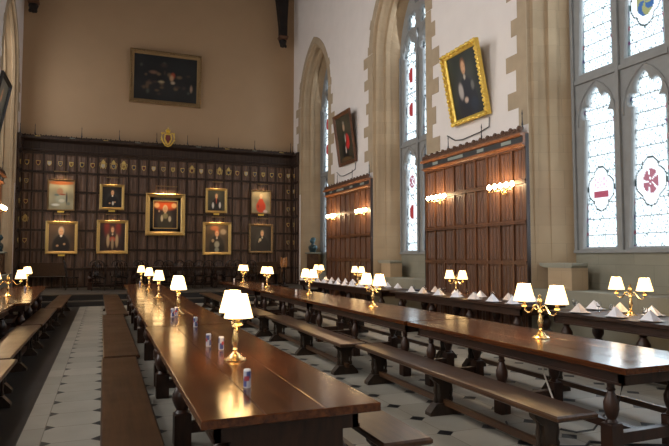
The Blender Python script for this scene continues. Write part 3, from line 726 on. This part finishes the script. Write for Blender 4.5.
sp_ = [(1, 12.5, 'left of the pair on the panelling under the gilt frame'), (1, 9.95, 'right of the pair on the panelling under the gilt frame'), (1, 19.75, 'left of the pair on the panelling under the dark frame'), (1, 17.1, 'right of the pair on the panelling under the dark frame'), (-1, 20.1, 'on the left wall at the photo edge'), (-1, 17.2, 'on the left wall, outside the photo edge')]
for i, (s, y, t) in enumerate(sp_):
    o = spawn(sc0, i == 0, ((XR if s > 0 else XL) - s * .09, y, 2.98), -PI / 2 * s); tag(o, 'brass bulb sconce, ' + t, 'wall sconce', 'wall sconces')

# ------------------------------------------------------------------ tables
def leg_profile(h):
    return [(.05, .26), (.075, .275), (.05, .30), (.068, .33), (.088, .38), (.088, .43), (.062, .48), (.038, .52), (.055, .535), (.040, .55), (.048, h - .02), (.06, h)]
def make_table(name, w, L, h, mats, mids, apron=.11, over=.09, first_leg=.30, slim=1.0):
    """origin at floor centre, long along local y"""
    top, und = mats; r = empty(name); a = w / 2; b_ = L / 2
    mb = MB(); n = 3
    for k in range(n):
        x0 = -a + w * k / n; mb.bbox(x0, x0 + w / n - .0012, -b_, b_, h - .05, h, .004)
    mb.build('tabletop', top, r)
    mb = MB(); ax = a - over; by = b_ - .12
    mb.box(-ax, -ax + .035, -by, by, h - .05 - apron, h - .05); mb.box(ax - .035, ax, -by, by, h - .05 - apron, h - .05)
    mb.box(-ax, ax, -by, -by + .035, h - .05 - apron, h - .05); mb.box(-ax, ax, by - .035, by, h - .05 - apron, h - .05)
    mb.box(-ax - .01, -ax, -by, by, h - .05 - apron, h - .05 - apron + .02); mb.box(ax, ax + .01, -by, by, h - .05 - apron, h - .05 - apron + .02)
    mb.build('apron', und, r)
    ys = [-b_ + first_leg] + [-b_ + first_leg + (L - 2 * first_leg) * (k + 1) / (mids + 1) for k in range(mids)] + [b_ - first_leg]
    lx = ax - .08
    for y in ys:
        for s in (-1, 1):
            mb = MB(); q = .072 * (.4 + .6 * slim); mb.bbox(s * lx - q, s * lx + q, y - q, y + q, 0, .27, .008)
            mb.lathe([(p * slim, q_) for p, q_ in leg_profile(h - .05 - .1)], s * lx, y, 0, 14)
            mb.bbox(s * lx - .06, s * lx + .06, y - .06, y + .06, h - .05 - .12, h - .05, .004)
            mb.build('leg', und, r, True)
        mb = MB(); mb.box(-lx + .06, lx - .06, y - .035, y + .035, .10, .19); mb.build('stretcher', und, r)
    mb = MB(); mb.box(-.03, .03, ys[0] + .04, ys[-1] - .04, .10, .17); mb.build('stretcher', und, r)
    return r
TM = (M['table'], M['table_under'])
tabs = [(.99, 3.02, 7.18, 1, 0, 'long polished oak table, nearest section of the row just right of the aisle'),
        (1.02, 7.21, 11.58, 1, 0, 'long polished oak table, second section of the row just right of the aisle'),
        (1.05, 11.61, 14.9, 1, 0, 'long polished oak table, third section of the row just right of the aisle'),
        (1.08, 14.93, 18.2, 1, 0, 'long polished oak table, section nearest the dais in the row just right of the aisle'),
        (4.14, 3.22, 6.55, 1, 0, 'long polished oak table, nearest section of the right-hand row, catching window light'),
        (4.13, 6.60, 10.5, 1, 0, 'long polished oak table, second section of the right-hand row'),
        (4.12, 10.53, 14.4, 1, 0, 'long polished oak table, third section of the right-hand row'),
        (4.05, 14.43, 18.9, 1, 0, 'long polished oak table, section nearest the dais in the right-hand row'),
        (-1.84, 11.65, 18.0, 2, .04, 'long oak table left of the aisle carrying the two lit lamps'),
        (-1.93, 4.2, 11.55, 2, 0, 'long oak table at the left photo edge, nearer than the lit lamps')]
for x, y0, y1, mids, rot, lab in tabs:
    t = make_table('dining_table', 1.02, y1 - y0, .76, TM, mids, slim=.95 if x < 2 else .68);
    if y0 == 3.02:
        mb = MB(); mb.box(-.33, .33, -1.94, -1.90, .22, .70); mb.box(-.35, .35, -1.955, -1.89, .20, .25); mb.build('end_panel', M['table_under'], t)
    t.location = (x, (y0 + y1) / 2, 0); t.rotation_euler = (0, 0, rot)
    tag(t, lab, 'table', 'long dining tables')
for x, y0, y1, lab in ((7.0, 13.1, 20.0 - .05, 'dark side table along the right wall nearest the dais, rows of napkins on it'), (7.12, 7.98, 12.85, 'dark side table with napkins under the gilt-framed portrait'), (7.0, 2.6, 7.3, 'dark side table with napkins under the nearest window')):
    t = make_table('side_table', .98, y1 - y0, .74, (M['table_under'], M['table_under']), 2, .13); t.location = (x, (y0 + y1) / 2, 0)
    tag(t, lab, 'table', 'side tables along the right wall')
t = make_table('high_table', .95, 6.6, .82, (M['bench'], M['table_under']), 3, .1, .06, .25); t.location = (2.6, 23.3, DZ); t.rotation_euler = (0, 0, PI / 2)
tag(t, 'long dark high table standing crosswise on the dais under the portraits', 'table')

# ------------------------------------------------------------------ benches
def make_bench(w, L, h=.45, nleg=3):
    r = empty('bench'); a = w / 2; b_ = L / 2
    mb = MB(); mb.bbox(-a, a, -b_, b_, h - .045, h, .012); mb.build('seat', M['bench'], r)
    for k in range(nleg):
        y = -b_ + .32 + (L - .64) * k / (nleg - 1)
        mb = MB(); q = .035
        mb.prism([(-a + .01, 0), (a - .01, 0), (a - .01, .035), (a - .09, .12), (-a + .09, .12), (-a + .01, .035)], y - q * 1.6, y + q * 1.6, 'y')
        mb.prism([(-.06, .12), (.06, .12), (.05, .2), (.065, .3), (a - .05, .36), (a - .04, h - .045), (-a + .04, h - .045), (-a + .05, .36), (-.065, .3), (-.05, .2)], y - q, y + q, 'y')
        for s in (-1, 1): mb.lathe([(.018, .12), (.024, .15), (.014, .18), (.022, .24), (.014, .30), (.022, .34), (.02, .37)], s * (a - .10), y, 0, 8)
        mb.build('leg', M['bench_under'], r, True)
    mb = MB(); mb.box(-.022, .022, -b_ + .2, b_ - .2, .10, .155); mb.build('stretcher', M['bench'], r)
    return r
benches = [(.19, 1.9, 7.05, .37, 0, 'oak bench in the foreground beside the aisle, its top running out of the photo'),
    (.21, 7.15, 12.2, .40, .005, 'oak bench beside the aisle, directly beyond the foreground bench'),
    (.25, 12.25, 18.5, .42, .01, 'oak bench beside the aisle, end nearest the dais'),
    (1.79, 3.22, 7.2, .35, 0, 'oak bench right of the nearest table, its square end at the photo bottom'),
    (1.80, 7.3, 11.6, .35, 0, 'oak bench right of the centre table row, second from the camera'),
    (1.82, 11.7, 18.2, .35, 0, 'oak bench right of the centre table row, nearest the dais'),
    (3.24, 3.28, 6.93, .38, -.012, 'oak bench left of the right-hand table row, nearest, its end by the trailing cables'),
    (3.10, 7.0, 10.9, .38, -.01, 'oak bench left of the right-hand table row, second from the camera'),
    (3.02, 10.95, 14.6, .36, -.01, 'oak bench left of the right-hand table row, third from the camera'),
    (3.00, 14.7, 18.4, .36, 0, 'oak bench left of the right-hand table row, nearest the dais'),
    (5.02, 3.5, 7.4, .36, 0, 'oak bench behind the right-hand table row, nearest the camera'),
    (5.02, 7.5, 11.4, .36, 0, 'oak bench behind the right-hand table row, second from the camera'),
    (5.02, 11.5, 18.2, .36, 0, 'oak bench behind the right-hand table row, nearest the dais'),
    (6.22, 3.4, 7.6, .34, 0, 'oak bench in front of the side table under the nearest window'),
    (6.22, 8.0, 12.6, .34, 0, 'oak bench in front of the side table under the gilt-framed portrait'),
    (6.15, 13.2, 19.6, .34, 0, 'oak bench in front of the side table nearest the dais'),
    (-1.03, 14.32, 18.9, .34, 0, 'dark oak bench left of the aisle, nearest the dais steps'),
    (-1.10, 10.95, 14.2, .34, 0, 'dark oak bench left of the aisle, second from the dais'),
    (-1.13, 7.46, 10.85, .36, 0, 'oak bench left of the aisle with a warm lit top, third from the dais'),
    (-1.05, 3.9, 7.38, .36, 0, 'oak bench left of the aisle at the photo edge, nearest the camera')]
for x, y0, y1, w, rot, lab in benches:
    o = make_bench(w, y1 - y0, .45, 4 if y1 - y0 > 5.5 else 3); o.location = (x, (y0 + y1) / 2, 0); o.rotation_euler = (0, 0, rot); tag(o, lab, 'bench', 'long oak benches')

# ------------------------------------------------------------------ two-armed table lamps
def make_lamp():
    r = empty('table_lamp')
    mb = MB(); mb.lathe([(.088, 0), (.090, .008), (.075, .018), (.055, .028), (.045, .045), (.028, .058), (.018, .07)], n=20); mb.build('base', M['brass'], r, True)
    mb = MB(); mb.lathe([(.016, .07), (.022, .085), (.014, .10), (.026, .14), (.030, .17), (.016, .225), (.012, .25), (.026, .262), (.026, .275), (.014, .29), (.012, .33), (.020, .345), (.030, .37), (.022, .40), (.010, .415), (.016, .43), (.0, .455)], n=14); mb.build('stem', M['brass'], r, True)
    for s in (-1, 1):
        mb = MB(); pts = [(0, s * .014, .30), (0, s * .05, .335), (0, s * .085, .325), (0, s * .11, .285), (0, s * .14, .25), (0, s * .185, .245), (0, s * .222, .265), (0, s * .235, .30)]
        mb.tube(pts, .0085, 8); mb.tube([(0, s * .09, .32), (0, s * .07, .29), (0, s * .05, .285), (0, s * .04, .30)], .006, 6)
        mb.lathe([(.012, .295), (.034, .305), (.030, .315), (.016, .32), (.017, .375)], 0, s * .235, 0, 12)
        arm = mb.build('arm', M['brass'], r, True)
        mb = MB(); mb.shell([(.112, .365), (.066, .545)], 0, s * .235, 0, 28); mb.shell([(.110, .366), (.064, .544)], 0, s * .235, 0, 28); mb.build('lamp_shade', M['shade'], arm, True)
        mb = MB(); mb.lathe([(.012, .375), (.026, .40), (.028, .42), (.015, .45), (0, .46)], 0, s * .235, 0, 10); mb.build('bulb', M['bulb'], arm, True)
        ld = bpy.data.lights.new('lamp_glow', 'POINT'); ld.energy = LAMP_W; ld.color = (1, .68, .36); ld.shadow_soft_size = .03
        lo = bpy.data.objects.new('lamp_glow', ld); COL.objects.link(lo); lo.parent = arm; lo.location = (0, s * .235, .49)
    return r
LAMP_W = 7.0
l0 = make_lamp(); cache(l0)
T1 = 'on the table row beside the aisle'; T2 = 'on the right-hand table row'; TS = 'among the napkins on the side tables'
lamps = [(1.005, 4.67, .76, T1, 0), (1.02, 8.64, .76, T1, 1), (1.04, 12.06, .76, T1, 2), (1.05, 14.85, .76, T1, 3), (1.05, 18.0, .76, T1, 4),
         (4.18, 4.74, .76, T2, 0), (4.145, 8.63, .76, T2, 1), (4.25, 12.1, .76, T2, 2), (4.137, 15.24, .76, T2, 3), (4.25, 18.6, .76, T2, 4),
         (7.12, 6.2, .74, TS, 0), (7.12, 10.66, .74, TS, 1), (7.1, 15.8, .74, TS, 2), (7.1, 19.2, .74, TS, 3), (-1.83, 13.68, .76, '', 0), (-1.90, 17.55, .76, '', 1)]
for i, (x, y, z, t, k) in enumerate(lamps):
    o = spawn(l0, i == 0, (x, y, z), PI * .5 if t == '' and k == 0 else (-.09 if t == T1 else .03) + random.uniform(-.02, .02))
    lab = ('two-armed brass lamp, %s from the camera %s' % (ORD[k], t)) if t else ('two-armed brass lamp on the left table, arms spread side by side' if k == 0 else 'two-armed brass lamp farther back on the left table beyond the spread one')
    if i: pass
    tag(o, lab, 'table lamp', 'two-armed brass table lamps')

# ------------------------------------------------------------------ slim drink cans
def make_can(pale):
    r = empty('drink_can'); n = 24; prof = [(.022, 0), (.0265, .006)] + [(.0265, .006 + .118 * k / 14) for k in range(1, 15)] + [(.023, .132)]
    vs = []; cols = []
    for rr, z in prof:
        for k in range(n):
            a = 2 * PI * k / n; vs.append((rr * math.cos(a), rr * math.sin(a), z))
            if z < .008 or z > .118: c = (.75, .75, .78)
            elif pale: c = (.8, .74, .66) if not (.04 < z < .07 and k % 8 < 3) else (.6, .3, .25)  # pale version: overexposed look put into the can colours
            else:
                q = (k // 6) % 2; up = z > .066
                c = (.07, .09, .24) if (q == 0) != up else (.50, .51, .58)
                if .052 < z < .084 and k % 12 in (3, 4, 5, 6, 7, 8): c = (.36, .05, .06)
            cols.append(c)
    fs = [(i * n + k, i * n + (k + 1) % n, (i + 1) * n + (k + 1) % n, (i + 1) * n + k) for i in range(len(prof) - 1) for k in range(n)]
    colour_mesh('can_body', vs, fs, cols, M['can'], r, True)
    mb = MB(); mb.lathe([(.0225, .130), (.0235, .133), (.0215, .134), (.020, .131), (0, .131)], n=20); mb.box(-.004, .012, -.005, .005, .131, .133); mb.build('lid', M['china'], r, True)
    return r
ca, cb_ = make_can(False), make_can(True); cache(ca); cache(cb_)
cans = [(.87, 3.67, 0, 'blue and silver slim can alone in front of the nearest lamp'), (.925, 5.46, 0, 'blue and silver slim can, left one of the pair left of the nearest lamp'), (.998, 5.22, 0, 'blue and silver slim can, right one of the pair left of the nearest lamp'),
        (1.03, 7.0, 0, 'blue and silver slim can by itself between the two nearest lamps of the aisle row'), (.90, 8.25, 0, 'slim can just in front of the second lamp of the aisle row'), (.975, 8.45, 0, 'slim can touching the foot of the second lamp of the aisle row, behind another can'),
        (1.0, 17.6, 0, 'slim can in front of the farthest lamp of the aisle row'), (3.93, 18.5, 1, 'pale slim can left of the farthest lamp of the right-hand row'), (3.965, 15.04, 1, 'pale slim can left of the fourth lamp of the right-hand row'), (3.88, 11.9, 1, 'pale slim can left of the third lamp of the right-hand row')]
used = [0, 0]
for x, y, p, lab in cans:
    o = spawn((ca, cb_)[p], not used[p], (x, y, .76), random.uniform(0, 6)); used[p] = 1; o.scale = (.9, .9, .88); tag(o, lab, 'drink can', 'slim drink cans on the tables')
for x, y, lab in ((-2.0, 12.5, 'slim can on the left table in front of the spread lamp'), (-1.72, 15.6, 'slim can on the left table between its two lamps')):
    o = spawn(ca, False, (x, y, .76), 1); tag(o, lab, 'drink can', 'slim drink cans on the tables')

# ------------------------------------------------------------------ place settings on the side tables
def make_napkin(mat):
    mb = MB(); w, d, h = .115, .07, .135
    vs = [(0, -.01, h), (0, .012, h - .004), (-w, -d, 0), (w, -d, 0), (w * .9, d, 0), (-w * .9, d, 0), (0, -d * 1.25, 0), (-w * .25, -d * .6, h * .5), (w * .25, -d * .6, h * .5), (0, d * 1.1, 0)]
    fs = [(0, 2, 7), (0, 7, 8), (0, 8, 3), (2, 6, 7), (7, 6, 8), (8, 6, 3), (0, 3, 4, 1), (1, 4, 9), (1, 9, 5), (0, 1, 5, 2), (2, 5, 9, 4, 3, 6)]
    mb.add(vs, fs); return mb.build('napkin', mat)
def make_glass():
    mb = MB(); mb.lathe([(.033, 0), (.034, .002), (.006, .008), (.005, .06), (.02, .075), (.036, .10), (.038, .125), (.032, .155), (.030, .155), (.035, .125), (.033, .10), (.015, .078), (0, .075)], n=14); return mb.build('wine_glass', M['glass'], None, True)
def make_plate():
    mb = MB(); mb.lathe([(.0, .003), (.08, .0), (.10, .004), (.155, .016), (.158, .019), (.10, .009), (0, .008)], n=22); return mb.build('plate', M['china'], None, True)
nw, npk, g0, p0 = make_napkin(M['napkin']), make_napkin(M['napkin_pink']), make_glass(), make_plate()
first = {'w': True, 'p': True, 'g': True, 'd': True}
def put(proto, key, loc, rz, lab, cat, grp):
    o = proto if first[key] else proto.copy()
    if not first[key]: COL.objects.link(o)
    first[key] = False; o.location = loc; o.rotation_euler = (0, 0, rz); tag(o, lab, cat, grp)
SZ = .741
segs = [('side table nearest the dais', 6.62, 7.34, [13.5 + .56 * k for k in range(12)], [13.75 + .6 * k for k in range(10)], []),
        ('side table under the gilt-framed portrait', 6.76, 7.42, [8.35, 8.93, 9.52, 10.12, 10.78, 11.45, 11.98], [8.6, 9.3, 10.2, 11.1, 12.0], ['g']),
        ('side table under the nearest window', 6.66, 7.30, [3.3, 3.95, 4.75, 5.5, 6.05, 6.72], [3.6, 4.4, 5.2, 6.0, 6.55, 7.05], ['g', 'd'])]
for t, xa, xb, fr, bk, ex in segs:
    for row, X, ys in (('front', xa, fr), ('back', xb, bk)):
        for k, y in enumerate(ys):
            warm = (k + (row == 'back')) % 3 == 2 and t.endswith(('portrait', 'window'))
            z = SZ
            if 'd' in ex or (row == 'front' and 'g' in ex):
                put(p0, 'd', (X + .02, y, SZ), 0, 'white side plate, %s from camera, %s row, %s' % (ORD[k], row, t), 'plate', 'plates on the side tables'); z = SZ + .0195
            put(npk if warm else nw, 'p' if warm else 'w', (X, y, z), PI / 2 + random.uniform(-.5, .5), '%s folded napkin, %s from camera, %s row, %s' % ('cream' if warm else 'white', ORD[k], row, t), 'napkin', 'folded napkins on the side tables')
            if ex and not (row == 'back' and abs(y + .25 - 6.2) < .2): put(g0, 'g', (X + (.2 if row == 'front' else -.16), y + .25, SZ), 0, 'clear wine glass, %s from camera, %s row, %s' % (ORD[k], row, t), 'wine glass', 'wine glasses on the side tables')
for i, (x, y, z, l) in enumerate(((7.2, 8.15, SZ, 'navy folder at the near end of the side table under the gilt-framed portrait'), (7.25, 12.55, SZ, 'navy folder at the far end of the side table under the gilt-framed portrait'))):
    mb = MB(); mb.bbox(-.16, .16, -.22, .22, 0, .03, .006); o = mb.build('folder', M['navy'], None, False, (x, y, z)); tag(o, l, 'folder')

# ------------------------------------------------------------------ chairs on the dais
def make_chair():
    r = empty('spindle_chair')                           # faces local +y, backrest at -y
    mb = MB(); mb.bbox(-.22, .22, -.2, .22, .43, .465, .012); mb.build('seat', M['chair'], r)
    for sx in (-1, 1):
        for sy in (-1, 1):
            mb = MB(); mb.tube([(sx * .22, sy * .2, 0), (sx * .20, sy * .18, .2), (sx * .18, sy * .16, .435)], .018, 8, [.013, .02, .016]); mb.build('leg', M['chair'], r, True)
    mb = MB(); hoop = []
    for k in range(13):
        th = PI - PI * k / 12; hoop.append((.225 * math.cos(th), -.19 - .09 * math.sin(th), .465 + .60 * (abs(math.sin(th)) ** .45)))
    mb.tube(hoop, .021, 8); bk = mb.build('backrest', M['chair'], r, True)
    for k in range(6):
        x = -.15 + .06 * k; mb = MB(); mb.tube([(x * .8, -.19, .46), (x, -.25, .78), (x, -.275, 1.0)], .009, 6, [.010, .016, .010]); mb.build('spindle', M['chair'], bk, True)
    mb = MB()
    for z in (.14, .24): mb.tube([(-.2, -.17, z), (.2, -.17, z)], .011, 6); mb.tube([(-.2, .17, z), (.2, .17, z)], .011, 6)
    for s in (-1, 1): mb.tube([(s * .2, -.17, .19), (s * .2, .17, .19)], .011, 6)
    mb.build('stretcher', M['chair'], r, True)
    return r
c0 = make_chair(); cache(c0)
chs = [(-1.05, 23.1, -PI / 2, 'dark spindle-back chair at the left end of the high table, turned sideways')]
for k, x in enumerate((-.15, .62, 1.35, 2.25, 3.0, 3.75, 4.6, 5.4)): chs.append((x, 22.52, 0, 'dark spindle-back chair, %s from left on the near side of the high table' % ORD[k]))
for k, x in enumerate((-.3, .5, 1.3, 2.1, 2.9, 3.7, 4.5, 5.3)): chs.append((x, 24.1, PI, 'dark spindle-back chair, %s from left on the far side of the high table' % ORD[k]))
for i, (x, y, rz, lab) in enumerate(chs):
    o = spawn(c0, i == 0, (x, y, DZ), rz); tag(o, lab, 'chair', 'spindle-back chairs around the high table')
# wall benches under the end panelling, left and right of the high table
for x0, x1, lab in ((-2.9, -1.35, 'plain dark wall bench under the lower left portrait on the dais'), (6.1, 7.2, 'plain dark wall bench under the beaded-frame portrait on the dais')):
    r = empty('wall_bench', ((x0 + x1) / 2, 24.55, DZ)); a = (x1 - x0) / 2
    mb = MB(); mb.bbox(-a, a, -.2, .2, .42, .46, .01); mb.build('seat', M['bench_under'], r)
    mb = MB(); mb.bbox(-a, a, .15, .2, .46, .95, .01); mb.box(-a, a, .1, .2, .93, .98); mb.build('backrest', M['bench'], r)
    for s in (-1, 1):
        mb = MB(); mb.prism([(-.18, 0), (.18, 0), (.15, .1), (.16, .42), (-.16, .42), (-.12, .1)], s * (a - .1) - .025, s * (a - .1) + .025, 'x'); mb.build('leg', M['bench_under'], r)
    tag(r, lab, 'bench')

# carved eagle lectern at the right end of the dais
r = empty('carved_lectern', (6.75, 22.3, DZ)); tag(r, 'carved brown wooden bird on a turned post at the right end of the dais', 'lectern')
mb = MB(); mb.lathe([(.2, 0), (.2, .05), (.12, .1), (.05, .16), (.07, .3), (.045, .5), (.06, .68), (.09, .72), (.03, .76)], n=16); mb.build('post', M['chair'], r, True)
mb = MB(); mb.ball((0, 0, .92), (.075, .10, .15), 14, 10); mb.ball((0, -.05, 1.10), (.05, .06, .07), 12, 8); mb.tube([(0, -.10, 1.10), (0, -.14, 1.08), (0, -.15, 1.05)], .012, 6, [.02, .014, .003]); mb.ball((0, 0, 1.0), (.055, .07, .12), 12, 8)
mb.prism([(-.05, .76), (.05, .76), (.09, .62), (0, .58), (-.09, .62)], .04, .07, 'y'); mb.build('bird_body', M['eagle'], r, True)
for s in (-1, 1):
    mb = MB(); mb.prism([(s * .03, 1.0), (s * .07, 1.16), (s * .12, 1.20), (s * .15, 1.0), (s * .13, .84), (s * .08, .74), (s * .04, .84)], .0, .05, 'y'); mb.build('wing', M['eagle'], r)

# busts in the far recesses
def blob(name, mb, mat, parent, vox=.018):
    o = mb.build(name, mat, parent); md = o.modifiers.new('r', 'REMESH'); md.mode = 'VOXEL'; md.voxel_size = vox; md.use_smooth_shade = True
    s_ = o.modifiers.new('s', 'SMOOTH'); s_.iterations = 4; s_.factor = .5
    dg = bpy.context.evaluated_depsgraph_get(); dg.update(); me = bpy.data.meshes.new_from_object(o.evaluated_get(dg)); o.modifiers.clear(); o.data = me
    me.shade_smooth(); return o
for side, X in ((1, XR), (-1, XL)):
    px, py_ = X + side * .36, 23.35
    r = empty('bust_pedestal', (px, py_, RZ0 + .004))
    mb = MB(); mb.bbox(-.22, .22, -.28, .28, 0, .08, .01); mb.bbox(-.18, .18, -.24, .24, .08, .74, .01); mb.box(-.19, -.18, -.18, .18, .16, .66); mb.build('block', M['pedestal'], r)
    mb = MB(); mb.bbox(-.24, .24, -.34, .34, .74, .80, .012); mb.build('slab', M['stone_pale'], r)
    tag(r, 'brown pedestal carrying the bronze bust in the %s wall recess by the dais' % ('right' if side > 0 else 'left'), 'pedestal')
    r = empty('portrait_bust', (px, py_, RZ0 + .805), -PI / 2 * side)
    mb = MB(); mb.ball((0, 0, .17), (.30, .15, .17), 18, 12); mb.ball((-.2, 0, .20), (.13, .13, .13), 14, 10); mb.ball((.2, 0, .20), (.13, .13, .13), 14, 10); mb.tube([(0, .01, .22), (0, 0, .42)], .07, 14)
    mb.ball((0, -.01, .50), (.095, .115, .135), 18, 14); mb.ball((0, -.125, .49), (.017, .025, .03), 8, 6); mb.ball((-.1, 0, .49), (.015, .025, .035), 8, 6); mb.ball((.1, 0, .49), (.015, .025, .035), 8, 6); mb.ball((0, -.08, .43), (.04, .04, .03), 8, 6); mb.ball((0, .02, .56), (.10, .115, .10), 14, 10)
    mb.lathe([(.14, 0), (.15, .03), (.10, .08), (.12, .12)], n=16); blob('bust', mb, M['bronze'], r)
    tag(r, 'blue-green bronze bust of a man on a brown pedestal in the %s wall recess' % ('right' if side > 0 else 'left'), 'bust')

# ------------------------------------------------------------------ cables under the right-hand table
mb = MB(); mb.tube([(4.02, 4.55, .60), (3.95, 4.45, .48), (3.93, 4.3, .25), (3.85, 4.15, .05), (3.75, 4.1, .012), (3.6, 4.2, .012)], .009, 6)
tag(mb.build('cable', M['cable_white'], None, True), 'pale cable hanging from under the right-hand table to the floor', 'cable')
mb = MB(); mb.tube([(3.62, 4.6, .012), (3.45, 4.35, .03), (3.4, 4.1, .012), (3.55, 3.85, .012), (3.75, 3.75, .02), (3.9, 3.85, .012), (4.1, 3.7, .012), (4.5, 3.5, .012)], .011, 6)
tag(mb.build('cable', M['black'], None, True), 'black cable looping on the floor by the nearest right-hand bench end', 'cable')
mb = MB(); mb.tube([(4.35, 3.9, .60), (4.33, 3.88, .45), (4.30, 3.9, .3), (4.2, 3.95, .2), (4.1, 4.0, .05), (4.0, 4.1, .012), (3.9, 4.3, .012)], .009, 6)
tag(mb.build('cable', M['black'], None, True), 'black cable drooping beside the nearest leg of the right-hand table', 'cable')
